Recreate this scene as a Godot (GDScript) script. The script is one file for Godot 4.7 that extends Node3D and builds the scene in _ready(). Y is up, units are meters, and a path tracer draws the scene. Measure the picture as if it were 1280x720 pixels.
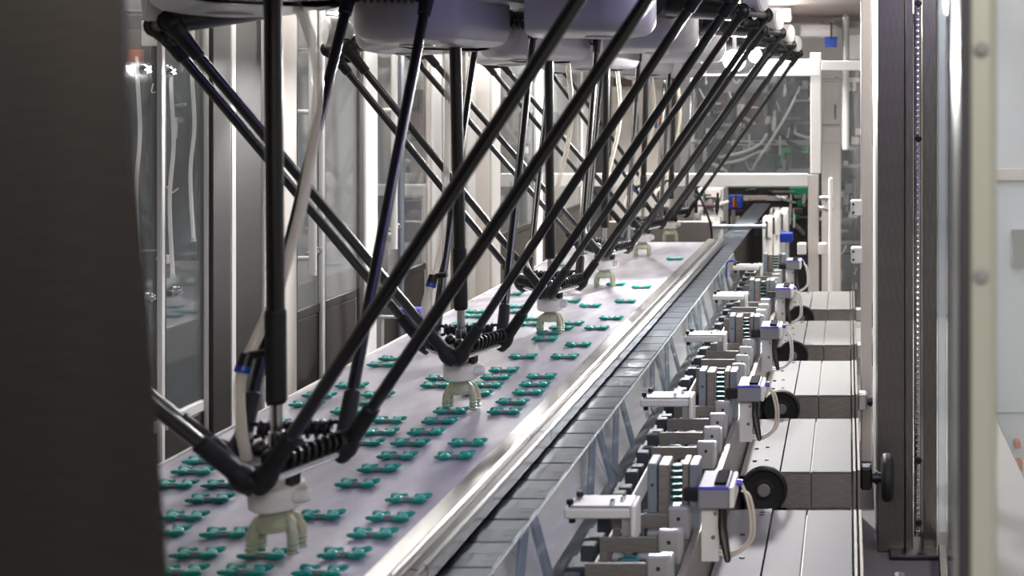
extends Node3D
# A packaging line seen down its length: six delta robots pick teal parts from a white belt.
# The belt runs away from the camera along -z; X to the right, Y up, metres. The eye stands at EYE.

const EYE := 1.66          # height of the lens
const F := 1400.0          # focal length in pixels of a 1280 x 720 picture
const VX := 1060.0         # where the belt's direction vanishes
const VY := 127.0

var M := {}
var used := {}
var rng := RandomNumberGenerator.new()

# ------------------------------------------------------------------ helpers
func at(px: float, py: float, d: float) -> Vector3:
	return Vector3((px - VX) * d / F, EYE - (py - VY) * d / F, -d)

func xat(px: float, d: float) -> float:
	return (px - VX) * d / F

func yat(py: float, d: float) -> float:
	return EYE - (py - VY) * d / F

func begin() -> SurfaceTool:
	var st := SurfaceTool.new()
	st.begin(Mesh.PRIMITIVE_TRIANGLES)
	return st

func tri(st: SurfaceTool, a: Vector3, b: Vector3, c: Vector3, na: Vector3, nb: Vector3, nc: Vector3) -> void:
	if (c - a).cross(b - a).dot(na + nb + nc) < 0.0:
		var t := b
		b = c
		c = t
		t = nb
		nb = nc
		nc = t
	st.set_normal(na)
	st.add_vertex(a)
	st.set_normal(nb)
	st.add_vertex(b)
	st.set_normal(nc)
	st.add_vertex(c)

func quad(st: SurfaceTool, a: Vector3, b: Vector3, c: Vector3, d: Vector3, n: Vector3) -> void:
	tri(st, a, b, c, n, n, n)
	tri(st, a, c, d, n, n, n)

# a box with chamfered edges, centred at o, turned by basis q
func box(st: SurfaceTool, o: Vector3, size: Vector3, ch := 0.0, q := Basis.IDENTITY) -> void:
	var h := size / 2.0
	ch = minf(ch, minf(h.x, minf(h.y, h.z)) * 0.9)
	var i := h - Vector3.ONE * ch
	var ax := [Vector3.RIGHT, Vector3.UP, Vector3.BACK]
	for k in 3:
		var u: Vector3 = ax[(k + 1) % 3]
		var v: Vector3 = ax[(k + 2) % 3]
		var w: Vector3 = ax[k]
		for s in [-1.0, 1.0]:
			var c: Vector3 = w * s * h[k]
			var pu: Vector3 = u * i[(k + 1) % 3]
			var pv: Vector3 = v * i[(k + 2) % 3]
			quad(st, o + q * (c - pu - pv), o + q * (c + pu - pv), o + q * (c + pu + pv), o + q * (c - pu + pv), q * (w * s))
			if ch > 0.0:
				for r in [-1.0, 1.0]:      # the chamfer between face k and face k+1
					var e0: Vector3 = w * s * h[k] + u * r * i[(k + 1) % 3]
					var e1: Vector3 = w * s * i[k] + u * r * h[(k + 1) % 3]
					quad(st, o + q * (e0 - pv), o + q * (e0 + pv), o + q * (e1 + pv), o + q * (e1 - pv), q * (w * s + u * r).normalized())
	if ch > 0.0:
		for sx in [-1.0, 1.0]:
			for sy in [-1.0, 1.0]:
				for sz in [-1.0, 1.0]:
					var s3 := Vector3(sx, sy, sz)
					var n := q * s3.normalized()
					tri(st, o + q * (s3 * Vector3(h.x, i.y, i.z)), o + q * (s3 * Vector3(i.x, h.y, i.z)), o + q * (s3 * Vector3(i.x, i.y, h.z)), n, n, n)

func boxab(st: SurfaceTool, a: Vector3, b: Vector3, ch := 0.0) -> void:
	box(st, (a + b) / 2.0, (b - a).abs(), ch)

func frame_of(dir: Vector3) -> Basis:   # y along dir
	var y := dir.normalized()
	var x := y.cross(Vector3(0.31, 0.11, 0.94)).normalized()
	return Basis(x, y, x.cross(y))

# a body turned about the line from a along dir: prof = [along, radius] pairs
func lathe(st: SurfaceTool, a: Vector3, dir: Vector3, prof: Array, n := 20, cap := true) -> void:
	var q := frame_of(dir)
	var L := prof.size()
	for k in L - 1:
		var p0: Array = prof[k]
		var p1: Array = prof[k + 1]
		var dl: float = p1[0] - p0[0]
		var dr: float = p1[1] - p0[1]
		var len := sqrt(dl * dl + dr * dr)
		if len < 1e-7:
			continue
		var ny := -dr / len
		var nr := dl / len
		for j in n:
			var t0 := TAU * j / n
			var t1 := TAU * (j + 1) / n
			var c0 := q.x * cos(t0) + q.z * sin(t0)
			var c1 := q.x * cos(t1) + q.z * sin(t1)
			var n0 := (c0 * nr + q.y * ny).normalized()
			var n1 := (c1 * nr + q.y * ny).normalized()
			var a0: Vector3 = a + q.y * p0[0] + c0 * p0[1]
			var a1: Vector3 = a + q.y * p0[0] + c1 * p0[1]
			var b0: Vector3 = a + q.y * p1[0] + c0 * p1[1]
			var b1: Vector3 = a + q.y * p1[0] + c1 * p1[1]
			if p0[1] > 1e-6:
				tri(st, a0, a1, b1, n0, n1, n1)
			if p1[1] > 1e-6:
				tri(st, a0, b1, b0, n0, n1, n0)
	if cap:
		for e in [0, L - 1]:
			if prof[e][1] > 1e-6:
				var m: Vector3 = q.y * (-1.0 if e == 0 else 1.0)
				var o: Vector3 = a + q.y * prof[e][0]
				for j in n:
					var t0 := TAU * j / n
					var t1 := TAU * (j + 1) / n
					tri(st, o, o + (q.x * cos(t0) + q.z * sin(t0)) * prof[e][1], o + (q.x * cos(t1) + q.z * sin(t1)) * prof[e][1], m, m, m)

func rod(st: SurfaceTool, a: Vector3, b: Vector3, r0: float, r1 := -1.0, n := 14) -> void:
	lathe(st, a, b - a, [[0.0, r0], [a.distance_to(b), r0 if r1 < 0.0 else r1]], n)

# a rod with rounded-off ends
func pill(st: SurfaceTool, a: Vector3, b: Vector3, r: float, n := 14) -> void:
	var l := a.distance_to(b)
	lathe(st, a, b - a, [[0.0, r * 0.6], [r * 0.35, r * 0.93], [r * 0.6, r], [l - r * 0.6, r], [l - r * 0.35, r * 0.93], [l, r * 0.6]], n)

func ball(st: SurfaceTool, o: Vector3, r: Vector3, n := 14) -> void:
	var m := n / 2
	for i in m:
		for j in n:
			var c := []
			for e in [[i, j], [i, j + 1], [i + 1, j + 1], [i + 1, j]]:
				var th: float = PI * e[0] / m
				var ph: float = TAU * e[1] / n
				c.append(Vector3(sin(th) * cos(ph), cos(th), sin(th) * sin(ph)))
			var nn := []
			for p in c:
				nn.append((p / r).normalized())
			if i > 0:
				tri(st, o + c[0] * r, o + c[1] * r, o + c[2] * r, nn[0], nn[1], nn[2])
			if i < m - 1:
				tri(st, o + c[0] * r, o + c[2] * r, o + c[3] * r, nn[0], nn[2], nn[3])

# a round tube swept along points, radii given per point or one for all
func sweep(st: SurfaceTool, pts: Array, rad, n := 10, flat := 1.0) -> void:
	var rings := []
	var norms := []
	var x := Vector3.ZERO
	for k in pts.size():
		var dir: Vector3 = (pts[mini(k + 1, pts.size() - 1)] - pts[maxi(k - 1, 0)]).normalized()
		if k == 0:
			x = frame_of(dir).x
		x = (x - dir * x.dot(dir)).normalized()
		var z := x.cross(dir)
		var ring := []
		var nr := []
		var r: float = rad[k] if rad is Array else rad
		for j in n + 1:
			var t := TAU * j / n
			ring.append(pts[k] + x * cos(t) * r + z * sin(t) * r * flat)
			nr.append((x * cos(t) + z * sin(t) / flat).normalized())
		rings.append(ring)
		norms.append(nr)
	for k in pts.size() - 1:
		for j in n:
			tri(st, rings[k][j], rings[k][j + 1], rings[k + 1][j + 1], norms[k][j], norms[k][j + 1], norms[k + 1][j + 1])
			tri(st, rings[k][j], rings[k + 1][j + 1], rings[k + 1][j], norms[k][j], norms[k + 1][j + 1], norms[k + 1][j])
	for e in [0, pts.size() - 1]:
		var m: Vector3 = (pts[e] - pts[1 if e == 0 else pts.size() - 2]).normalized()
		for j in n:
			tri(st, pts[e], rings[e][j], rings[e][j + 1], m, m, m)

func curve(ctrl: Array, steps := 8) -> Array:   # Catmull-Rom through the control points
	var out := []
	for k in ctrl.size() - 1:
		var p0: Vector3 = ctrl[maxi(k - 1, 0)]
		var p1: Vector3 = ctrl[k]
		var p2: Vector3 = ctrl[k + 1]
		var p3: Vector3 = ctrl[mini(k + 2, ctrl.size() - 1)]
		for s in steps:
			out.append(p1.cubic_interpolate(p2, p0, p3, float(s) / steps))
	out.append(ctrl[-1])
	return out

# an outline in x-y (counter-clockwise or not) drawn out along z from z0 to z1; convex only for the caps
func extrude(st: SurfaceTool, pts: Array, z0: float, z1: float) -> void:
	var poly := PackedVector2Array(pts)
	var idx := Geometry2D.triangulate_polygon(poly)
	var cw := 0.0
	for k in poly.size():
		cw += poly[k].cross(poly[(k + 1) % poly.size()])
	for k in poly.size():
		var p := poly[k]
		var r := poly[(k + 1) % poly.size()]
		var e := (r - p).normalized()
		var n2 := Vector2(e.y, -e.x) * signf(cw)
		quad(st, Vector3(p.x, p.y, z0), Vector3(r.x, r.y, z0), Vector3(r.x, r.y, z1), Vector3(p.x, p.y, z1), Vector3(n2.x, n2.y, 0))
	for z in [z0, z1]:
		var n := Vector3(0, 0, -1 if z == minf(z0, z1) else 1)
		for k in range(0, idx.size(), 3):
			tri(st, Vector3(poly[idx[k]].x, poly[idx[k]].y, z), Vector3(poly[idx[k + 1]].x, poly[idx[k + 1]].y, z), Vector3(poly[idx[k + 2]].x, poly[idx[k + 2]].y, z), n, n, n)

func spring(st: SurfaceTool, a: Vector3, b: Vector3, r: float, wire: float, turns: int) -> void:
	var q := frame_of(b - a)
	var pts := []
	var n := turns * 9
	for k in n + 1:
		var t := float(k) / n
		pts.append(a.lerp(b, t) + (q.x * cos(TAU * turns * t) + q.z * sin(TAU * turns * t)) * r)
	sweep(st, pts, wire, 5)

func ring(st: SurfaceTool, o: Vector3, axis: Vector3, R: float, r: float, n := 18) -> void:
	var q := frame_of(axis)
	var pts := []
	for k in n + 1:
		var t := TAU * k / n
		pts.append(o + (q.x * cos(t) + q.z * sin(t)) * R)
	sweep(st, pts, r, 7)

# ------------------------------------------------------------------ objects
func numbered(called: String) -> String:
	if not used.has(called):
		used[called] = 0
		return called
	used[called] += 1
	return "%s_%03d" % [called, used[called]]

func part(called: String, st: SurfaceTool, mat: Material, parent: Node3D, label := "") -> MeshInstance3D:
	var o := MeshInstance3D.new()
	o.name = called
	o.mesh = st.commit()
	o.material_override = mat
	parent.add_child(o, true)
	if label:
		o.set_meta("label", label)
	return o

func put(called: String, mesh: Mesh, mat: Material, parent: Node3D, pos := Vector3.ZERO) -> MeshInstance3D:
	var o := MeshInstance3D.new()
	o.name = called
	o.mesh = mesh
	o.material_override = mat
	o.position = pos
	parent.add_child(o, true)
	return o

func thing(called: String, label: String, category: String, pos := Vector3.ZERO, group := "") -> Node3D:
	var o := Node3D.new()
	o.name = numbered(called)
	o.position = pos
	add_child(o)
	tag(o, label, category, group)
	return o

func tag(o: Node3D, label: String, category: String, group := "") -> void:
	o.set_meta("label", label)
	o.set_meta("category", category)
	if group:
		o.set_meta("group", group)

func single(called: String, st: SurfaceTool, mat: Material, label: String, category: String, group := "") -> MeshInstance3D:
	var o := part(numbered(called), st, mat, self)
	tag(o, label, category, group)
	return o

func struct(called: String, st: SurfaceTool, mat: Material) -> MeshInstance3D:
	var o := part(called, st, mat, self)
	o.set_meta("kind", "structure")
	return o

# builder that shifts everything into a thing's own axes
func shifted(mesh_at: Node3D, p: Vector3) -> Vector3:
	return p - mesh_at.position

# ------------------------------------------------------------------ materials
func noise_tex(freq: float, seed_: int, lo: float, hi: float, octaves := 3) -> ImageTexture:
	var n := FastNoiseLite.new()
	n.seed = seed_
	n.frequency = freq
	n.fractal_octaves = octaves
	var im := n.get_seamless_image(256, 256)
	im.convert(Image.FORMAT_RGB8)
	for y in 256:
		for x in 256:
			var v := lo + (hi - lo) * im.get_pixel(x, y).r
			im.set_pixel(x, y, Color(v, v, v))
	return ImageTexture.create_from_image(im)

func mat(col: Color, rough := 0.5, metal := 0.0) -> StandardMaterial3D:
	var m := StandardMaterial3D.new()
	m.albedo_color = col
	m.roughness = rough
	m.metallic = metal
	return m

func brushed(col: Color, rough: float, scale: Vector3, metal := 1.0) -> StandardMaterial3D:
	var m := mat(col, rough, metal)
	m.uv1_triplanar = true
	m.uv1_world_triplanar = true
	m.uv1_scale = scale
	m.albedo_texture = M.grain
	m.roughness_texture = M.grain_rough
	m.roughness = rough
	return m

func glass(col: Color, a: float, rough := 0.03) -> StandardMaterial3D:
	var m := mat(Color(col.r, col.g, col.b, a), rough)
	m.transparency = BaseMaterial3D.TRANSPARENCY_ALPHA
	return m

func glow(col: Color, e: float) -> StandardMaterial3D:
	var m := mat(Color(0.9, 0.9, 0.9), 0.4)
	m.emission_enabled = true
	m.emission = col
	m.emission_energy_multiplier = e
	return m

func make_materials() -> void:
	M.grain = noise_tex(0.05, 3, 0.72, 1.0, 4)
	M.grain_rough = noise_tex(0.06, 8, 0.75, 1.0, 3)
	M.speck = noise_tex(0.02, 5, 0.86, 1.0, 5)
	M.steel_v = brushed(Color(0.60, 0.585, 0.57), 0.36, Vector3(40, 0.9, 40))
	M.steel_dark = brushed(Color(0.36, 0.345, 0.335), 0.42, Vector3(60, 1.2, 60))
	M.panel_dark = brushed(Color(0.27, 0.258, 0.25), 0.5, Vector3(60, 1.2, 60), 0.35)
	M.kick = brushed(Color(0.30, 0.28, 0.27), 0.45, Vector3(2, 30, 30), 0.3)
	M.box_grey = mat(Color(0.52, 0.52, 0.545), 0.4, 0.2)
	M.dark_matte = mat(Color(0.07, 0.07, 0.10), 0.8)
	M.dark_matte.metallic_specular = 0.15
	M.box_grey.roughness = 0.6
	M.steel_post = brushed(Color(0.52, 0.50, 0.485), 0.42, Vector3(60, 1.2, 60), 0.75)
	M.steel_slab = brushed(Color(0.34, 0.325, 0.315), 0.45, Vector3(1.2, 50, 1.2))
	M.steel_bright = brushed(Color(0.86, 0.86, 0.86), 0.22, Vector3(30, 0.8, 30))
	M.rail = mat(Color(0.74, 0.735, 0.73), 0.25, 1.0)
	M.slat = brushed(Color(0.40, 0.43, 0.47), 0.34, Vector3(1.0, 50, 50))
	M.slat_b = brushed(Color(0.34, 0.365, 0.41), 0.38, Vector3(1.0, 50, 50))
	M.cover = mat(Color(0.45, 0.445, 0.44), 0.6)
	M.cover.metallic_specular = 0.3
	M.cover_face = brushed(Color(0.60, 0.57, 0.545), 0.45, Vector3(2.0, 40, 40), 0.3)
	M.plate = brushed(Color(0.56, 0.545, 0.52), 0.45, Vector3(2.0, 40, 40), 0.35)
	M.chrome = mat(Color(0.85, 0.85, 0.86), 0.12, 1.0)
	M.alu = mat(Color(0.74, 0.74, 0.745), 0.4, 0.6)
	M.alu_white = mat(Color(0.83, 0.825, 0.815), 0.35, 0.1)
	M.white = mat(Color(0.86, 0.85, 0.84), 0.42)
	M.cream = mat(Color(0.74, 0.715, 0.69), 0.5)
	M.roof = mat(Color(0.56, 0.52, 0.50), 0.5)
	M.frame_paint = mat(Color(0.60, 0.60, 0.555), 0.35, 0.2)
	M.base = mat(Color(0.64, 0.635, 0.65), 0.32)
	M.base.clearcoat_enabled = true
	M.base.clearcoat = 0.4
	M.base.clearcoat_roughness = 0.2
	M.belt = mat(Color(0.69, 0.675, 0.715), 0.20)
	M.belt.albedo_texture = M.speck
	M.belt.uv1_triplanar = true
	M.belt.uv1_world_triplanar = true
	M.belt.uv1_scale = Vector3(2.5, 2.5, 0.9)
	M.carbon = mat(Color(0.035, 0.035, 0.04), 0.3)
	M.carbon.clearcoat_enabled = true
	M.carbon.clearcoat = 0.5
	M.carbon.clearcoat_roughness = 0.12
	M.black = mat(Color(0.03, 0.03, 0.033), 0.45)
	M.rubber = mat(Color(0.05, 0.052, 0.056), 0.65)
	M.gunmetal = mat(Color(0.16, 0.16, 0.165), 0.4, 0.5)
	M.block = mat(Color(0.20, 0.225, 0.25), 0.5)
	M.bluegrey = mat(Color(0.47, 0.50, 0.54), 0.45, 0.2)
	M.brace = mat(Color(0.31, 0.37, 0.43), 0.45, 0.2)
	M.teal = mat(Color(0.03, 0.57, 0.53), 0.35)
	M.teal_dark = mat(Color(0.03, 0.30, 0.31), 0.4)
	M.clip = mat(Color(0.42, 0.47, 0.48), 0.35)
	M.green = mat(Color(0.02, 0.58, 0.36), 0.4)
	M.blue = mat(Color(0.05, 0.17, 0.60), 0.4)
	M.fit_blue = mat(Color(0.05, 0.25, 0.62), 0.35)
	M.violet = mat(Color(0.32, 0.30, 0.72), 0.35)
	M.orange = mat(Color(0.72, 0.33, 0.08), 0.5)
	M.brown = mat(Color(0.27, 0.18, 0.13), 0.6)
	M.maroon = mat(Color(0.30, 0.16, 0.16), 0.6)
	M.grey = mat(Color(0.45, 0.44, 0.44), 0.5)
	M.dark = mat(Color(0.13, 0.13, 0.135), 0.55)
	M.paper = mat(Color(0.88, 0.88, 0.84), 0.6)
	M.hose = glass(Color(0.93, 0.90, 0.84), 0.42, 0.2)
	M.finger = mat(Color(0.66, 0.69, 0.60), 0.28)
	M.finger.subsurf_scatter_enabled = true
	M.finger.subsurf_scatter_strength = 0.35
	M.cable = mat(Color(0.80, 0.76, 0.70), 0.45)
	M.cable_white = mat(Color(0.88, 0.88, 0.88), 0.45)
	M.pane = glass(Color(0.92, 0.96, 0.97), 0.05)
	M.acrylic = glass(Color(0.86, 0.91, 0.94), 0.06)
	M.acrylic.metallic_specular = 0.3
	M.edge = glass(Color(0.80, 0.86, 0.88), 0.35, 0.2)
	M.floor = mat(Color(0.52, 0.51, 0.50), 0.4)
	M.wall = mat(Color(0.70, 0.69, 0.68), 0.7)
	M.lamp = glow(Color(1.0, 0.985, 0.96), 3.0)
	M.spot = glow(Color(1.0, 0.98, 0.95), 30.0)
	M.lamp_violet = glow(Color(0.42, 0.38, 1.0), 0.5)
	M.led_green = glow(Color(0.0, 0.75, 0.45), 0.5)

# ------------------------------------------------------------------ lamps
func strip_lamp(called: String, label: String, a: Vector3, b: Vector3, width: float, aim: Vector3, energy: float, col: Color, lens_mat: Material) -> void:
	var mid := (a + b) / 2.0
	var t := thing(called, label, "lamp", mid)
	var y := -aim.normalized()
	var z := (b - a).normalized()
	y = (y - z * y.dot(z)).normalized()
	var x := y.cross(z)
	var q := Basis(x, y, z)
	var len := a.distance_to(b)
	var h := begin()
	box(h, y * 0.022, Vector3(width + 0.02, 0.03, len), 0.004, q)
	part("housing", h, M.alu, t)
	var g := begin()
	box(g, Vector3.ZERO, Vector3(width, 0.012, len - 0.02), 0.003, q)
	part("diffuser", g, lens_mat, t)
	var l := AreaLight3D.new()
	l.name = "light"
	l.area_size = Vector2(width, len - 0.02)
	l.light_color = col
	l.light_energy = energy
	l.set("area_range", 30.0)
	l.set("area_attenuation", 2.0)
	l.shadow_enabled = true
	t.add_child(l)
	# an area light shines along its -z
	l.transform = Transform3D(Basis(-x, z, y), -y * 0.012)

func _ready() -> void:
	rng.seed = 71
	# ---- camera
	var cam := Camera3D.new()
	cam.name = "camera"
	cam.position = Vector3(0, EYE, 0)
	var ca := CameraAttributesPhysical.new()
	ca.frustum_focal_length = 50.0
	ca.frustum_near = 0.1
	ca.frustum_far = 60.0
	ca.frustum_focus_distance = 3.1
	ca.exposure_aperture = 6.0
	cam.attributes = ca
	cam.projection = Camera3D.PROJECTION_FRUSTUM
	cam.near = 0.1
	cam.far = 60.0
	cam.size = 0.1 * 720.0 / F
	cam.frustum_offset = Vector2(640.0 - VX, VY - 360.0) / F * 0.1
	add_child(cam)
	cam.current = true
	# ---- surroundings and exposure
	var we := WorldEnvironment.new()
	we.name = "surroundings"
	var e := Environment.new()
	e.background_mode = Environment.BG_COLOR
	e.background_color = Color(0.6, 0.62, 0.65)
	e.background_energy_multiplier = 0.3
	e.tonemap_mode = Environment.TONE_MAPPER_LINEAR
	e.tonemap_exposure = 1.6
	e.sdfgi_enabled = true
	e.ssao_enabled = true
	e.ssil_enabled = true
	we.environment = e
	add_child(we)
	make_materials()
	# ---- unseen lamps of the machine and the hall
	var white := Color(1.0, 0.985, 0.965)
	strip_lamp("unseen_strip_lamp", "long unseen white strip lamp on the operator side, placed to light covers and belt", Vector3(0.30, 2.10, -2.2), Vector3(0.30, 2.10, -5.4), 0.07, Vector3(-0.55, -1, 0), 1.0, white, M.lamp)  # out of view; lights covers and belt from the right
	strip_lamp("unseen_strip_lamp", "long unseen white strip lamp beside the glass doors, placed to light the belt", Vector3(-1.50, 2.10, -2.6), Vector3(-1.50, 2.10, -5.8), 0.07, Vector3(0.35, -1, 0), 1.2, white, M.lamp)  # out of view; lights belt and posts from the left
	strip_lamp("unseen_cross_lamp", "unseen white cross lamp placed to light the far end of the belt", Vector3(-1.3, 2.12, -6.0), Vector3(-0.3, 2.12, -6.0), 0.10, Vector3(0, -1, 0.55), 8.0, white, M.lamp)  # unseen; placed to brighten the far end of the belt
	strip_lamp("unseen_violet_lamp", "unseen violet strip lamp placed to tint the near end of the line", Vector3(-0.02, 2.12, -1.2), Vector3(-0.02, 2.12, -2.6), 0.06, Vector3(-0.25, -1, 0), 0.24, Color(0.55, 0.50, 1.0), M.lamp_violet)  # out of view; placed to give upper faces a violet tint
	build_hall()
	build_frame()
	build_left_side()
	build_right_side()
	build_belt()
	build_slats()
	build_guard()
	build_track()
	build_drives()
	build_stations()
	build_robots()
	build_products()
	build_far_end()
	build_background()


# ------------------------------------------------------------------ the hall
func build_hall() -> void:
	var st := begin()
	boxab(st, Vector3(-8, -0.12, 3), Vector3(6, 0, -16))
	struct("floor", st, M.floor)
	st = begin()
	boxab(st, Vector3(-8, 4.6, 3), Vector3(6, 4.75, -16))
	struct("ceiling", st, M.wall)
	for w in [["wall_left", Vector3(-8.15, 0, 3), Vector3(-8, 4.6, -16)], ["wall_right", Vector3(6, 0, 3), Vector3(6.15, 4.6, -16)], ["wall_back", Vector3(-8, 0, -16.15), Vector3(6, 4.6, -16)], ["wall_front", Vector3(-8, 0, 3), Vector3(6, 4.6, 3.15)]]:
		st = begin()
		boxab(st, w[1], w[2])
		struct(w[0], st, M.wall)
	var white := Color(1.0, 0.985, 0.965)
	strip_lamp("unseen_hall_lamp", "long unseen hall lamp over the left aisle, lighting what the glass doors show", Vector3(-4.2, 4.5, -1.5), Vector3(-4.2, 4.5, -9.5), 0.5, Vector3(0.1, -1, 0), 4.5, white, M.lamp)  # out of view; lights the hall behind the glass doors
	strip_lamp("unseen_hall_lamp", "unseen fill lamp high behind the camera, lighting the front faces", Vector3(-2.4, 3.3, 2.6), Vector3(2.4, 3.3, 2.6), 0.6, Vector3(0, -0.45, -1), 11.0, white, M.lamp)  # fill light from behind the camera for the front faces, out of view
	strip_lamp("unseen_hall_lamp", "long unseen hall lamp over the right aisle, lighting the right side of the line", Vector3(2.8, 4.5, 2.0), Vector3(2.8, 4.5, -9.0), 0.5, Vector3(-0.1, -1, 0), 3.0, white, M.lamp)  # out of view; lights the machine from its open right side
	strip_lamp("unseen_hall_lamp", "unseen hall lamp at the back, placed to light the far machines", Vector3(-3.2, 4.5, -10.5), Vector3(1.8, 4.5, -10.5), 0.5, Vector3(0, -1, 0.1), 15.0, white, M.lamp)  # out of view; brightens the far machines

# ------------------------------------------------------------------ body of the machine
func build_frame() -> void:
	var st := begin()
	boxab(st, Vector3(-1.78, 2.17, -0.3), Vector3(0.50, 2.23, -7.3), 0.01)
	single("machine_roof", st, M.roof, "pale machine roof plate above the row of robots", "machine roof")
	var t := thing("machine_bed", "white machine bed that carries the drive units and posts", "machine bed", Vector3(-0.55, 0, -3.6))
	st = begin()
	boxab(st, Vector3(-0.95, 0.30, 2.6), Vector3(1.1, 0.492, -2.6), 0.006)
	part("bed_plate", st, M.cover, t)
	for x in [-0.85, 0.95]:
		for z in [2.4, 0.2, -2.3]:
			st = begin()
			boxab(st, Vector3(x - 0.05, 0.0, z - 0.05), Vector3(x + 0.05, 0.30, z + 0.05), 0.006)
			part("leg", st, M.steel_v, t)
	# the near panel at the left edge of the view: a wide brushed plate, its edge leaning
	t = thing("cabinet_panel", "wide dark brushed steel panel close to the lens on the left", "panel", Vector3(-0.65, 0.9, -0.7))
	st = begin()
	extrude(st, [Vector2(-0.75, -0.5), Vector2(-0.75, 1.3), Vector2(xat(112, 0.7) + 0.65, 1.3), Vector2(xat(150, 0.7) + 0.65, yat(0, 0.7) - 0.9), Vector2(xat(162, 0.7) + 0.65, yat(200, 0.7) - 0.9), Vector2(xat(181, 0.7) + 0.65, yat(420, 0.7) - 0.9), Vector2(xat(203, 0.7) + 0.65, yat(720, 0.7) - 0.9), Vector2(xat(212, 0.7) + 0.65, -0.5)], 0.0, -0.006)
	part("face_plate", st, M.steel_slab, t)
	st = begin()
	boxab(st, Vector3(-0.74, -0.9, -0.04), Vector3(0.10, -0.5, -0.18), 0.004)
	part("foot", st, M.steel_dark, t)

# ------------------------------------------------------------------ left side: posts and glass doors in the plane X = -1.6
const WX := -1.6
func wz(px: float) -> float:
	return WX * F / (px - VX)

func side_post(called: String, label: String, cat: String, bits: Array, y0 := 0.0, y1 := 2.17, group := "") -> void:
	# bits: [part name, px from, px to, material, how far it stands out]
	var z0 := wz(bits[0][1])
	var t := thing(called, label, cat, Vector3(WX, y0, -z0), group)
	for b in bits:
		var st := begin()
		boxab(st, Vector3(-0.006, 0, z0 - wz(b[1])), Vector3(b[4], y1 - y0, z0 - wz(b[2])), 0.003)
		part(b[0], st, b[3], t, b[5] if b.size() > 5 else "")

func glass_door(label: String, px0: float, px1: float, y0: float, bolts: Array, handle_px := -1.0) -> void:
	var a := wz(px0)
	var b := wz(px1)
	var t := thing("glass_door", label, "glass door", Vector3(WX, y0, -a))
	var st := begin()
	boxab(st, Vector3(-0.012, 0, 0), Vector3(-0.006, 2.12 - y0, a - b))
	part("pane", st, M.pane, t)
	st = begin()
	boxab(st, Vector3(-0.016, -0.028, 0), Vector3(-0.002, 0.0, a - b), 0.003)
	part("bottom_rail", st, M.alu_white if y0 < 1.0 else M.panel_dark, t)
	st = begin()
	boxab(st, Vector3(-0.016, 2.10 - y0, 0), Vector3(-0.002, 2.13 - y0, a - b), 0.003)
	part("top_rail", st, M.alu, t)
	st = begin()
	boxab(st, Vector3(-0.012, -y0 + 0.02, 0), Vector3(-0.006, -0.03, a - b), 0.003)
	part("kick_panel", st, M.kick, t)
	for k in bolts:
		var d := wz(k[0])
		var o := Vector3(-0.006, yat(k[1], d) - y0, a - d)
		st = begin()
		lathe(st, o, Vector3.RIGHT, [[0.0, 0.012], [0.008, 0.012], [0.012, 0.008]], 12)
		for j in 4:
			box(st, o + Vector3(0.012, sin(j * PI / 2 + 0.6) * 0.006, cos(j * PI / 2 + 0.6) * 0.006), Vector3(0.008, 0.006, 0.006), 0.001)
		part("fixing_bolt", st, M.chrome, t)
	if handle_px > 0.0:
		var d2 := wz(handle_px)
		st = begin()
		rod(st, Vector3(0.03, 0.10, a - d2), Vector3(0.03, 1.05, a - d2), 0.011)
		for y in [0.15, 0.58, 1.0]:
			rod(st, Vector3(-0.02, y, a - d2), Vector3(0.03, y, a - d2), 0.007)
		part("grab_bar", st, M.alu_white, t)

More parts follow.
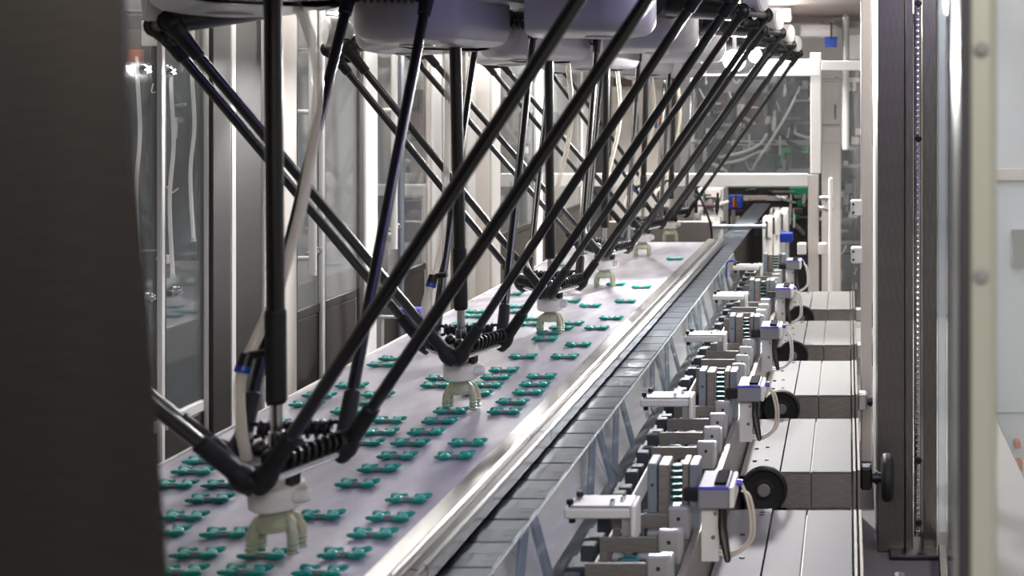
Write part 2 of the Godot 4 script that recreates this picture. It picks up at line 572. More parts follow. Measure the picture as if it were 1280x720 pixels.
func build_left_side() -> void:  # whites of strips and post faces partly stand for strong lamplight on them
	glass_door("glass door beside the near steel panel, a bright edge strip along its right side", 120, 199, 0.918, [[181, 87], [187, 372]])
	side_post("door_seam", "bright edge strip with black rubber seam between the two nearest glass doors", "door seam", [["edge_strip", 198.5, 204, M.alu_white, 0.006], ["seam_rubber", 204, 207, M.black, 0.003]])
	glass_door("glass door left of the first dark post, two star bolts at its left edge", 207, 258, 0.918, [[213, 90], [221, 364]])
	side_post("enclosure_post", "dark steel post left of the bright strip, nearest of the glass wall", "post", [["edge_strip", 257, 260, M.alu_white, 0.004], ["post_face", 260, 283, M.panel_dark, 0.012], ["groove_strip", 283.5, 286.5, M.steel_v, 0.006], ["groove_strip", 287.5, 294, M.alu_white, 0.004, "white strip"], ["wide_panel", 295, 327, M.panel_dark, 0.0], ["edge_strip", 327.5, 332, M.alu_white, 0.006]])
	side_post("enclosure_post", "cream post right of the nearest robot's vertical shaft", "post", [["post_face", 341, 368, M.cream, 0.008], ["groove_strip", 368.5, 371.5, M.panel_dark, 0.002]])
	glass_door("narrow glass door with a white grab bar, right of the cream post", 372, 404.5, 1.05, [[388, 314], [398, 314]], 378)
	side_post("door_seam", "black rubber seam with white strip left of the green-signed machine's window", "door seam", [["edge_strip", 400.5, 404.5, M.alu_white, 0.006], ["seam_rubber", 404.5, 406.5, M.black, 0.003]])
	glass_door("glass door in front of the green and white machine", 407, 447, 1.05, [])
	side_post("enclosure_post", "bright white post in front of the second robot's left arm", "post", [["groove_strip", 447.5, 452.5, M.steel_v, 0.006], ["post_face", 453, 468, M.white, 0.012, "white post face"], ["groove_strip", 468.5, 471, M.panel_dark, 0.002]])
	glass_door("glass door with white grab bar and chrome bolts left of the blue-edged seam", 471.5, 502.5, 1.05, [[487, 286], [497, 284]], 482)
	side_post("door_seam", "blue-white edge strip with dark seam between two glass doors in mid wall", "door seam", [["edge_strip", 499, 503.5, M.bluegrey, 0.006], ["seam_rubber", 503.5, 505, M.black, 0.003]])
	glass_door("glass door with a small white plate behind it, left of the second robot's shaft", 505, 533, 1.05, [])
	side_post("enclosure_post", "group of white profiles just left of the second robot's shaft", "post", [["groove_strip", 533.5, 537, M.cream, 0.004], ["post_face", 537.5, 549, M.white, 0.010, "white post face"], ["groove_strip", 549.5, 552, M.panel_dark, 0.0], ["post_face", 552.5, 561, M.alu_white, 0.008]])
	side_post("enclosure_post", "cream and white post right of the second robot's shaft", "post", [["post_face", 583, 592, M.white, 0.01, "white post face"], ["post_face", 593, 611, M.cream, 0.005], ["post_face", 612, 623, M.white, 0.010, "white post face"]])
	glass_door("glass door behind the third robot, a pale green panel beyond it", 624, 668, 1.05, [[640, 122]])
	side_post("enclosure_post", "slender white post behind the third robot's shaft", "post", [["post_face", 668.5, 676, M.alu_white, 0.01]])
	glass_door("glass door farthest along the left wall, left of the grey cabinet", 677, 726, 1.05, [])
	side_post("enclosure_post", "farthest white post of the glass wall, beside the grey cabinet", "post", [["post_face", 726.5, 735, M.white, 0.01], ["groove_strip", 735.5, 739, M.steel_v, 0.0]])

# ------------------------------------------------------------------ right side: post, gasket, near door frame
func build_right_side() -> void:
	var d := 2.9
	var t := thing("corner_post", "tall dark brushed steel post on the right, its foot on the machine bed", "post", Vector3(xat(1097, d), 0.494, -d))
	var hgt := 2.17 - 0.494
	var bits := [["post_face", 1097, 1131, M.steel_post, 0.0, 0.14], ["light_strip", 1131.5, 1141, M.steel_v, 0.004, 0.10], ["steel_strip", 1154, 1171, M.steel_v, -0.002, 0.10], ["glass_edge", 1173, 1182, M.edge, 0.0, 0.02]]
	for b in bits:
		var st := begin()
		boxab(st, Vector3(xat(b[1], d) - t.position.x, 0.0 if b[0] != "glass_edge" else 0.05, b[4]), Vector3(xat(b[2], d) - t.position.x, hgt, -b[5]), 0.002)
		part(b[0], st, b[3], t)
	var st := begin()
	boxab(st, Vector3(-0.0015, 0, -0.14), Vector3(0.012, hgt, -0.5), 0.001)
	part("side_plate", st, M.alu_white, t, "post side coloured pale for light")  # pale colour carries the light on the post's left face
	st = begin()      # the beaded gasket between the strips
	var gx := xat(1147, d) - t.position.x
	rod(st, Vector3(gx, 0.04, -0.005), Vector3(gx, hgt, -0.005), 0.009, -1.0, 10)
	for k in 110:
		var y := 0.05 + k * 0.0147
		lathe(st, Vector3(gx, y, -0.005), Vector3.UP, [[0.0, 0.0095], [0.004, 0.0105], [0.008, 0.0095]], 8, false)
	part("beaded_gasket", st, M.chrome, t, "shiny beaded gasket")
	for y in [0.08, 0.24, 1.07, 1.42]:
		st = begin()
		lathe(st, Vector3(gx + 0.002, y, 0.006), Vector3.BACK, [[0.0, 0.009], [0.006, 0.009], [0.008, 0.006]], 8)
		part("screw", st, M.black, t)
	st = begin()
	boxab(st, Vector3(xat(1097, d) - t.position.x + 0.03, -0.004, 0.05), Vector3(xat(1200, d) - t.position.x, 0.01, -0.12), 0.003)
	part("foot_plate", st, M.steel_dark, t)
	# the pale post behind it, with hinge blocks
	d = 3.62
	t = thing("hinge_post", "pale brown post with two white hinge blocks, left of the dark post", "post", Vector3(xat(1076, d), 0.494, -d))
	st = begin()
	boxab(st, Vector3(0, 0, 0), Vector3(xat(1090, d) - xat(1076, d), hgt, -0.05), 0.004)
	part("post_face", st, M.cream, t)
	for py in [260, 319]:
		st = begin()
		boxab(st, Vector3(-0.032, yat(py + 10, d) - 0.494, 0.012), Vector3(0.004, yat(py - 10, d) - 0.494, -0.03), 0.004)
		var h := part("hinge_block", st, M.white, t, "white hinge block")
		for dy in [-5, 5]:
			st = begin()
			lathe(st, Vector3(-0.024, yat(py + dy, d) - 0.494, 0.0125), Vector3.BACK, [[0.0, 0.004], [0.002, 0.004]], 8)
			part("screw", st, M.black, h)
	# door frame close to the lens
	d = 0.9
	t = thing("door_frame", "pale steel door frame close to the lens at the right edge, two bolts on it", "door frame", Vector3(xat(1200, d), 0.3, -d))
	st = begin()
	extrude(st, [Vector2(0.0, 0.008), Vector2(0.010, 0.0), Vector2(xat(1243, d) - xat(1200, d) - 0.004, 0.0), Vector2(xat(1246, d) - xat(1200, d), 0.004), Vector2(xat(1246, d) - xat(1200, d), 0.06), Vector2(0.0, 0.06)], 0.0, 1.9)
	var fr := part("frame_post", st, M.frame_paint, t)
	fr.rotation.x = -PI / 2      # drawn out upwards
	st = begin()
	boxab(st, Vector3(-0.0006, 0.0, 0.0012), Vector3(xat(1213, d) - xat(1200, d), 1.9, -0.012), 0.0008)
	part("dark_edge", st, M.dark, t, "dark edge strip")  # dark strip along the frame's left bevel
	for py in [62, 345]:
		st = begin()
		lathe(st, Vector3(0.017, yat(py, d) - 0.3, -0.001), Vector3.BACK, [[0.0, 0.006], [0.004, 0.006], [0.006, 0.003]], 12)
		part("bolt", st, M.grey, t)
	st = begin()
	boxab(st, Vector3(xat(1246, d) - xat(1200, d), 0.0, -0.02), Vector3(0.75, 1.9, -0.028))
	part("pane", st, M.pane, t)
	# folded-back side door, seen almost edge on between the frame and the post
	t = thing("side_door", "glass side door seen edge on between the near frame and the dark post", "glass door", Vector3(0.128, 0.53, -0.99))
	st = begin()
	var e0 := Vector3(0, 0, 0)
	var e1 := Vector3(0.118, 0, -1.88)
	var n := Vector3(-1.88, 0, -0.118).normalized() * 0.004
	for s in [-1.0, 1.0]:
		quad(st, e0 + n * s, e1 + n * s, e1 + n * s + Vector3.UP * 1.64, e0 + n * s + Vector3.UP * 1.64, n.normalized() * s)
	part("pane", st, M.pane, t)
	st = begin()
	box(st, (e0 + e1) / 2 + Vector3(0, -0.015, 0), Vector3(0.03, 0.03, 1.86), 0.003, Basis(Vector3.UP, -0.0627))
	part("bottom_rail", st, M.steel_v, t)

# ------------------------------------------------------------------ the white belt and its rail
const BL := -1.243
const BR := -0.667
func build_belt() -> void:
	var t := thing("belt_conveyor", "wide white belt conveyor that runs under the robots", "conveyor", Vector3(-0.955, 0, -3.2))
	var x0 := BL + 0.955
	var x1 := BR + 0.955
	var st := begin()
	boxab(st, Vector3(x0, 0.994, 2.2), Vector3(x1, 1.0, -2.06))
	part("belt", st, M.belt, t, "white belt surface")
	st = begin()
	boxab(st, Vector3(x0 - 0.007, 0.90, 2.2), Vector3(x0, 1.004, -2.08), 0.001)
	part("edge_strip", st, M.cream, t, "thin beige edge strip")
	st = begin()
	boxab(st, Vector3(x0 + 0.005, 0.80, 2.2), Vector3(x1 - 0.005, 0.985, -2.04), 0.004)
	part("bed", st, M.steel_v, t)
	st = begin()
	rod(st, Vector3(x0, 0.962, -2.05), Vector3(x1, 0.962, -2.05), 0.037)
	part("end_roller", st, M.belt, t)
	for z in [1.5, -0.2, -1.8]:
		for x in [x0 + 0.06, x1 - 0.06]:
			st = begin()
			boxab(st, Vector3(x - 0.03, 0.492, z - 0.03), Vector3(x + 0.03, 0.80, z + 0.03), 0.003)
			part("leg", st, M.steel_v, t)
	# rail of folded sections between belt and slats
	t = thing("guide_rail", "folded shiny steel guide rail along the belt's right edge", "guide rail", Vector3(BR, 1.0, -1.0))
	var cuts := [0.9, 1.53, 2.19, 2.85, 3.51, 4.17, 4.83, 5.32]
	for k in cuts.size() - 1:
		var za: float = 1.0 - cuts[k] - 0.002
		var zb: float = 1.0 - cuts[k + 1] + 0.002
		st = begin()
		extrude(st, [Vector2(0, -0.02), Vector2(0, 0.006), Vector2(0.003, 0.009), Vector2(0.033, 0.009), Vector2(0.037, 0.013), Vector2(0.041, 0.0145), Vector2(0.045, 0.012), Vector2(0.048, 0.004), Vector2(0.048, -0.02)], za, zb)
		part("rail_section", st, M.rail, t)
		st = begin()
		extrude(st, [Vector2(0.049, -0.02), Vector2(0.049, 0.001), Vector2(0.061, -0.002), Vector2(0.064, 0.004), Vector2(0.068, 0.0065), Vector2(0.072, 0.005), Vector2(0.074, 0.0), Vector2(0.074, -0.02)], za - 0.05, zb - 0.05)
		part("lip_section", st, M.rail, t)
	# small plate that closes the belt's far end
	st = begin()
	boxab(st, Vector3(-1.30, 0.92, -5.75), Vector3(-0.70, 1.045, -5.79), 0.004)
	for x in [-1.24, -0.78]:
		boxab(st, Vector3(x, 0.492, -5.755), Vector3(x + 0.04, 0.93, -5.785), 0.003)
	single("end_plate", st, M.cover_face, "grey-brown cross plate behind the far end of the belt", "plate")
	t = thing("edge_sensor", "blue framed sensor box beside the belt's left edge, behind the second robot", "sensor", at(511, 404, 3.47))
	st = begin()
	for b in [[Vector3(-0.034, 0.036, 0), Vector3(0.032, 0.044, -0.04)], [Vector3(-0.034, 0, 0), Vector3(0.032, 0.006, -0.04)], [Vector3(-0.034, 0.005, 0), Vector3(-0.026, 0.037, -0.04)], [Vector3(0.024, 0.005, 0), Vector3(0.032, 0.037, -0.04)]]:
		boxab(st, b[0], b[1], 0.002)
	part("frame", st, M.violet, t, "violet frame")
	st = begin()
	boxab(st, Vector3(-0.025, 0.004, -0.008), Vector3(0.023, 0.037, -0.038), 0.002)
	part("core", st, M.blue, t)
	st = begin()
	boxab(st, Vector3(-0.10, 0.01, -0.015), Vector3(-0.03, 0.02, -0.03), 0.002)
	boxab(st, Vector3(-0.105, -0.49, -0.01), Vector3(-0.09, 0.02, -0.035), 0.002)
	part("bracket_arm", st, M.alu, t)

# ------------------------------------------------------------------ slat conveyor
func build_slats() -> void:
	var t := thing("slat_conveyor", "conveyor of narrow grey slats between the shiny rail and the clear guard", "conveyor", Vector3(-0.583, 0.9, -3.5))
	var shapes := []
	for k in 4:
		var s := begin()
		box(s, Vector3.ZERO, Vector3(0.114, 0.007, 0.0474), 0.0018)
		shapes.append(s.commit())
	var teeth := begin()
	var n := 0
	var d := 1.30
	while d < 7.6:
		var o := put("slat", shapes[n % 4], M.slat if n % 2 == 0 else M.slat_b, t, Vector3(0, 0.066 + (0.0012 if n % 2 == 0 else 0.0), 3.5 - d))
		o.rotation.x = (0.05 if n % 2 == 0 else -0.02) + rng.randf_range(-0.012, 0.012)
		if d < 5.4:
			boxab(teeth, Vector3(-0.048, 0.071, 3.5 - d + 0.013), Vector3(-0.028, 0.084, 3.5 - d - 0.006), 0.001)
		n += 1
		d += 0.048
	var tt := part("chain_teeth", teeth, M.black, t, "row of small black chain teeth")
	tt.set_meta("kind", "stuff")
	var st := begin()
	boxab(st, Vector3(-0.055, 0.0, 2.3), Vector3(-0.004, 0.05, -4.2), 0.003)
	part("chain_bed", st, M.gunmetal, t)
	st = begin()
	boxab(st, Vector3(-0.066, -0.408, 2.2), Vector3(-0.058, 0.03, -4.2), 0.002)
	part("side_sheet", st, M.steel_v, t)

# ------------------------------------------------------------------ clear guard with braces behind it
func build_guard() -> void:
	var t := thing("clear_guard", "clear plastic guard of joined panels with grey-blue braces behind, right of the slats", "guard", Vector3(-0.50, 0.846, -1.2))
	var cuts := [1.25, 1.86, 2.44, 3.12, 3.78, 4.45, 5.1]
	for k in cuts.size() - 1:
		var a: float = 1.2 - cuts[k] - 0.003
		var b: float = 1.2 - cuts[k + 1] + 0.003
		var st := begin()
		extrude(st, [Vector2(-0.024, 0.124), Vector2(-0.020, 0.125), Vector2(0.014, 0.0), Vector2(0.010, 0.0)], a, b)
		part("panel", st, M.acrylic, t)
		st = begin()
		extrude(st, [Vector2(-0.0245, 0.1245), Vector2(-0.0195, 0.1255), Vector2(-0.0190, 0.1235), Vector2(-0.0240, 0.1225)], a, b)
		part("polished_edge", st, M.edge, t)
		st = begin()
		extrude(st, [Vector2(-0.072, 0.095), Vector2(-0.070, 0.096), Vector2(-0.022, -0.012), Vector2(-0.024, -0.013)], a, b)
		part("backing_sheet", st, M.alu_white, t)
	for d in [1.66, 1.90, 2.40, 2.64, 3.12, 3.36, 3.84, 4.08, 4.56, 4.8]:
		var st := begin()
		box(st, Vector3(-0.020, 0.055, 1.2 - d), Vector3(0.007, 0.135, 0.032), 0.001, Basis(Vector3.BACK, 0.265))
		part("upright", st, M.brace, t)
		st = begin()
		var q := Basis(Vector3.BACK, 0.265) * Basis(Vector3.RIGHT, -0.95)
		box(st, Vector3(-0.026, 0.055, 1.2 - d + 0.105), Vector3(0.006, 0.195, 0.028), 0.001, q)
		part("diagonal_brace", st, M.brace, t)

# ------------------------------------------------------------------ dark carrier track
func build_track() -> void:
	var t := thing("carrier_track", "dark track of blocky carriers between the clear guard and the pocket plates", "track", Vector3(-0.455, 0.78, -1.2))
	var st := begin()
	boxab(st, Vector3(-0.03, 0.0, 0.0), Vector3(0.024, 0.05, -4.2), 0.002)
	part("channel", st, M.black, t)
	st = begin()
	boxab(st, Vector3(-0.034, 0.0, 0.0), Vector3(-0.031, 0.062, -4.2), 0.001)
	part("guard_foot", st, M.alu_white, t)
	st = begin()
	boxab(st, Vector3(0.027, 0.06, 0.0), Vector3(0.032, 0.104, -4.2), 0.001)
	part("lip", st, M.alu_white, t, "thin white lip")
	var meshes := []
	for k in 2:
		st = begin()
		boxab(st, Vector3(-0.030, 0, 0.027), Vector3(0.024, 0.020 + 0.010 * k, -0.027), 0.003)
		boxab(st, Vector3(-0.006, 0.02, 0.020), Vector3(0.019, 0.055 + 0.01 * k, -0.004), 0.002)
		meshes.append(st.commit())
	for n in 60:
		put("carrier_block", meshes[n % 2], M.block, t, Vector3(0, 0.05, -0.30 - n * 0.064))
	st = begin()
	boxab(st, Vector3(-0.03, -0.288, 0.0), Vector3(0.03, -0.002, -4.2), 0.003)
	part("support", st, M.dark, t)
	# long frame between pockets and drive units
	st = begin()
	boxab(st, Vector3(-0.284, 0.492, -1.2), Vector3(-0.268, 0.875, -5.4), 0.002)
	single("line_frame", st, M.cover_face, "long grey-brown frame plate between the pocket plates and the drive units", "frame")

# ------------------------------------------------------------------ drive units on the right
const NTH := ["nearest", "second", "third", "fourth", "fifth", "sixth"]
const PITCH := 0.71

func build_drives() -> void:
	for k in 5:
		var d := 2.010 + PITCH * k
		var t := thing("drive_unit", ["nearest drive unit with pale stepped covers, cut by the lower picture edge", "second drive unit with pale covers, its black knob before the dark corner post", "third drive unit with pale covers, one farther than the knob before the post", "fourth drive unit with pale covers, next to the farthest one", "farthest drive unit with pale covers, below the white upright handle tube"][k], "drive unit", Vector3(-0.12, 0.492, -d), "drive units along the right side")
		var y := 0.268
		var st := begin()
		boxab(st, Vector3(-0.030, 0.02, -0.012), Vector3(0.126, y - 0.004, -0.44), 0.002)
		part("body", st, M.cover_face, t)
		# three cover sheets, the left one longer and lower
		st = begin()
		extrude(st, [Vector2(-0.142, y - 0.010), Vector2(-0.048, y - 0.006), Vector2(-0.048, y - 0.003), Vector2(-0.142, y - 0.007)], 0.0, -0.475)
		var cp := part("cover_panel", st, M.cover, t)
		for h in [[-0.115, -0.10, 0], [-0.085, -0.105, 0], [-0.118, -0.20, 0], [-0.09, -0.21, 0], [-0.068, -0.022, 1], [-0.068, -0.034, 1], [-0.068, -0.046, 1], [-0.068, -0.44, 1], [-0.068, -0.455, 1], [-0.10, -0.33, 0]]:
			st = begin()
			box(st, Vector3(h[0], y - 0.005, h[1]), Vector3(0.014 if h[2] == 1 else 0.011, 0.0052, 0.007), 0.002)
			part("slot", st, M.dark, cp)
		st = begin()
		boxab(st, Vector3(-0.044, y - 0.003, 0.0), Vector3(0.0285, y + 0.001, -0.455), 0.0012)
		part("cover_panel", st, M.cover, t)
		st = begin()
		boxab(st, Vector3(0.0315, y - 0.003, 0.0), Vector3(0.1285, y + 0.001, -0.455), 0.0012)
		part("cover_panel", st, M.cover, t)
		for f in [[-0.044, 0.0285], [0.0315, 0.1285]]:
			st = begin()
			boxab(st, Vector3(f[0], y - 0.088, -0.002), Vector3(f[1], y - 0.004, -0.010), 0.001)
			part("front_panel", st, M.cover_face, t)
		for x in [0.132, 0.143]:
			st = begin()
			boxab(st, Vector3(x, 0.0, 0.004 - (x - 0.132) * 0.5), Vector3(x + 0.007, y + 0.004, -0.45), 0.001)
			part("side_plate", st, M.cover_face, t)
		# left flank under the sloping cover
		st = begin()
		boxab(st, Vector3(-0.140, 0.02, -0.10), Vector3(-0.05, y - 0.012, -0.46), 0.002)
		part("flank_panel", st, M.cover, t)
		# handwheel towards the viewer
		var c := Vector3(-0.082, 0.236, 0.02)
		st = begin()
		lathe(st, c, Vector3.BACK, [[-0.02, 0.030], [-0.004, 0.050], [0.002, 0.0555], [0.010, 0.0565], [0.016, 0.054], [0.018, 0.050], [0.015, 0.044], [0.013, 0.026], [0.014, 0.018]], 40)
		var w := part("handwheel", st, M.rubber, t, "black handwheel")
		st = begin()
		lathe(st, c + Vector3(0, 0, 0.014), Vector3.BACK, [[0.0, 0.0155], [0.004, 0.0155], [0.006, 0.013]], 24)
		part("hub_cap", st, M.grey, w, "grey hub cap")
		st = begin()
		rod(st, c + Vector3(0, 0, -0.14), c + Vector3(0, 0, -0.01), 0.012)
		part("wheel_shaft", st, M.gunmetal, t)
		# knob shaft out of the right side plate
		st = begin()
		boxab(st, Vector3(0.150, 0.205, -0.05), Vector3(0.180, 0.262, -0.09), 0.006)
		part("bearing_block", st, M.alu if k > 1 else M.gunmetal, t)
		st = begin()
		rod(st, Vector3(0.178, 0.232, -0.07), Vector3(0.204, 0.232, -0.07), 0.013)
		lathe(st, Vector3(0.186, 0.232, -0.07), Vector3.RIGHT, [[0.0, 0.017], [0.008, 0.017]], 16)
		part("knob_shaft", st, M.black, t)
		st = begin()
		lathe(st, Vector3(0.203, 0.232, -0.07), Vector3.RIGHT, [[0.0, 0.045], [0.004, 0.056], [0.011, 0.0585], [0.022, 0.0565], [0.029, 0.050], [0.031, 0.040]], 32)
		part("knob", st, M.rubber, t, "black round knob")

# ------------------------------------------------------------------ stations between track and drive units
func build_stations() -> void:
	for k in 5:
		var o := PITCH * k
		var where: String = ["nearest the camera", "second from the camera", "third from the camera", "fourth from the camera", "farthest back"][k]
		# --- bracket bar reaching over the clear guard
		var t := thing("sensor_bracket", "pale bracket bar over the clear guard, %s" % where, "bracket", Vector3(-0.43, 0.94, -1.93 - o), "bracket bars over the guard")
		var st := begin()
		boxab(st, Vector3(-0.060, 0.0, 0.0), Vector3(0.055, 0.018, -0.055), 0.003)
		part("bar", st, M.alu_white, t)
		st = begin()
		boxab(st, Vector3(-0.050, 0.0185, -0.004), Vector3(0.055, 0.022, -0.058), 0.001)
		part("top_plate", st, M.alu, t)
		for p in [Vector3(-0.052, 0.018, -0.012), Vector3(-0.044, 0.018, -0.050)]:
			st = begin()
			lathe(st, p, Vector3.UP, [[0.0, 0.003], [0.005, 0.003], [0.005, 0.0062], [0.012, 0.0062], [0.0135, 0.0045]], 12)
			part("knurled_screw", st, M.gunmetal, t)
		for p in [Vector3(0.02, 0.022, -0.02), Vector3(0.035, 0.022, -0.04)]:
			st = begin()
			lathe(st, p, Vector3.UP, [[0.0, 0.005], [0.005, 0.005], [0.006, 0.003]], 10)
			part("cap_screw", st, M.chrome, t)
		st = begin()
		boxab(st, Vector3(0.056, -0.045, 0.004), Vector3(0.064, 0.024, -0.05), 0.002)
		part("end_clip", st, M.white, t)
		st = begin()
		boxab(st, Vector3(0.036, -0.06, -0.02), Vector3(0.055, -0.001, -0.045), 0.002)
		part("leg", st, M.alu, t)
		st = begin()
		rod(st, Vector3(-0.05, -0.012, -0.02), Vector3(-0.05, 0.0, -0.02), 0.006)
		part("lower_nut", st, M.gunmetal, t)
		# --- post assembly
		t = thing("guide_station", "upright guide station of grey and brown plates, %s" % where, "guide station", Vector3(-0.322, 0.82, -2.06 - o), "guide stations along the pocket plates")
		for b in [["outer_plate", -0.047, -0.030, M.bluegrey, 0.174, 0.0], ["inner_plate", -0.028, -0.008, M.cover_face, 0.170, -0.004], ["inner_plate", 0.016, 0.028, M.cover_face, 0.172, -0.004], ["outer_plate", 0.030, 0.047, M.bluegrey, 0.172, 0.0]]:
			st = begin()
			boxab(st, Vector3(b[1], 0.0, b[5]), Vector3(b[2], b[4], b[5] - 0.055), 0.002)
			var op := part(b[0], st, b[3], t)
			if b[0] == "outer_plate" and b[1] < 0:
				st = begin()
				lathe(st, Vector3(-0.038, 0.135, 0.0), Vector3.BACK, [[0.0, 0.0028], [0.001, 0.0028]], 10)
				part("bolt_hole", st, M.black, op)
		st = begin()
		for j in 6:
			lathe(st, Vector3(0.004, 0.096 + j * 0.012, -0.028), Vector3.UP, [[0.0, 0.0085], [0.002, 0.0115], [0.006, 0.0115], [0.008, 0.0085]], 18)
		part("disc_stack", st, M.teal_dark, t, "dark green disc stack")
		st = begin()
		boxab(st, Vector3(-0.006, 0.060, -0.01), Vector3(0.012, 0.090, -0.045), 0.003)
		part("clamp_block", st, M.alu, t)
		st = begin()
		boxab(st, Vector3(-0.008, 0.0, -0.03), Vector3(0.016, 0.058, -0.05), 0.001)
		part("back_plate", st, M.black, t)
		# --- pocket plates with their brackets
		t = thing("pocket_rack", "rack of grey slotted pocket plates, %s" % where, "pocket rack", Vector3(-0.37, 0.80, -1.69 - o), "racks of pocket plates")
		for j in 4:
			var z := -j * 0.107
			st = begin()
			box(st, Vector3(-0.003, 0.107, z), Vector3(0.098, 0.026, 0.007), 0.0015)
			box(st, Vector3(-0.003, 0.062, z), Vector3(0.098, 0.030, 0.007), 0.0015)
			for x in [-0.045, -0.003, 0.039]:
				box(st, Vector3(x, 0.085, z), Vector3(0.014, 0.02, 0.007), 0.001)
			part("pocket_plate", st, M.plate, t)
			st = begin()
			for x in [-0.024, 0.018]:
				boxab(st, Vector3(x - 0.012, 0.072, z - 0.012), Vector3(x + 0.012, 0.082, z - 0.045), 0.003)
			part("slot_ledge", st, M.alu, t)
			st = begin()
			ball(st, Vector3(-0.012 + 0.02 * (j % 2), 0.098, z - 0.05), Vector3(0.022, 0.007, 0.009), 10)
			ball(st, Vector3(-0.012 + 0.02 * (j % 2), 0.098, z - 0.066), Vector3(0.022, 0.007, 0.009), 10)
			part("teal_insert", st, M.teal_dark, t, "dark teal insert")
			st = begin()
			boxab(st, Vector3(0.047, 0.072, z + 0.004), Vector3(0.084, 0.132, z - 0.010), 0.003)
			boxab(st, Vector3(0.060, -0.10, z - 0.010), Vector3(0.084, 0.118, z - 0.052), 0.003)
			var br := part("end_bracket", st, M.alu, t)
			st = begin()
			lathe(st, Vector3(0.066, 0.112, z + 0.004), Vector3.BACK, [[0.0, 0.0036], [0.0012, 0.0036]], 10)
			part("bolt", st, M.dark, br)
		st = begin()
		boxab(st, Vector3(-0.05, -0.12, 0.02), Vector3(0.084, -0.10, -0.40), 0.002)
		part("floor_strip", st, M.gunmetal, t)
		# --- sensor box with lever and cables
		t = thing("sensor_box", "grey sensor box with looping cables, %s" % where, "sensor", Vector3(-0.239, 0.93, -1.99 - o), "sensor boxes beside the handwheels")
		st = begin()
		boxab(st, Vector3(-0.028, 0.005, 0.0), Vector3(0.027, 0.045, -0.092), 0.003)
		part("body", st, M.box_grey, t)
		st = begin()
		boxab(st, Vector3(-0.0275, 0.0395, 0.0008), Vector3(0.0265, 0.0455, -0.001), 0.0006)
		part("front_strip", st, M.violet, t, "violet strip")
		st = begin()
		boxab(st, Vector3(0.000, 0.045, -0.010), Vector3(0.021, 0.050, -0.082), 0.0005)
		part("window", st, M.dark_matte, t, "dark window")
		st = begin()
		boxab(st, Vector3(0.0275, 0.006, -0.002), Vector3(0.036, 0.044, -0.088), 0.002)
		part("side_cap", st, M.white, t)
		st = begin()
		rod(st, Vector3(0.036, 0.036, -0.05), Vector3(0.047, 0.036, -0.05), 0.006)
		part("connector", st, M.violet, t, "violet connector")
		st = begin()
		boxab(st, Vector3(-0.026, -0.10, -0.03), Vector3(0.006, 0.006, -0.036), 0.001)
		var mp := part("mounting_plate", st, M.white, t)
		for p in [Vector3(0.0, -0.012, -0.03), Vector3(-0.004, -0.055, -0.03)]:
			st = begin()
			lathe(st, p, Vector3.BACK, [[0.0, 0.004], [0.003, 0.004]], 10)
			part("bolt", st, M.chrome, mp)
		st = begin()
		sweep(st, [Vector3(0.014, 0.004, -0.02), Vector3(0.014, -0.03, -0.016), Vector3(0.017, -0.045, -0.008), Vector3(0.026, -0.082, 0.006), Vector3(0.027, -0.086, 0.007)], [0.008, 0.008, 0.0085, 0.006, 0.003], 12, 0.7)
		part("clamp_lever", st, M.black, t, "black clamp lever")
		st = begin()
		boxab(st, Vector3(-0.062, 0.0, -0.055), Vector3(-0.026, 0.022, -0.068), 0.002)
		part("mounting_arm", st, M.gunmetal, t)
		for j in 2:
			st = begin()
			var dx := 0.006 * j
			sweep(st, curve([Vector3(0.045, 0.034 - 0.012 * j, -0.05), Vector3(0.054 + dx, 0.012, -0.048), Vector3(0.062 + dx, -0.032, -0.05), Vector3(0.056 + dx, -0.074, -0.055), Vector3(0.022, -0.096 - dx, -0.06), Vector3(-0.012, -0.088 - dx, -0.066), Vector3(-0.034, -0.076 - dx, -0.07)]), 0.0028, 8)
			part("cable", st, M.cable if k < 2 else M.cable_white, t)

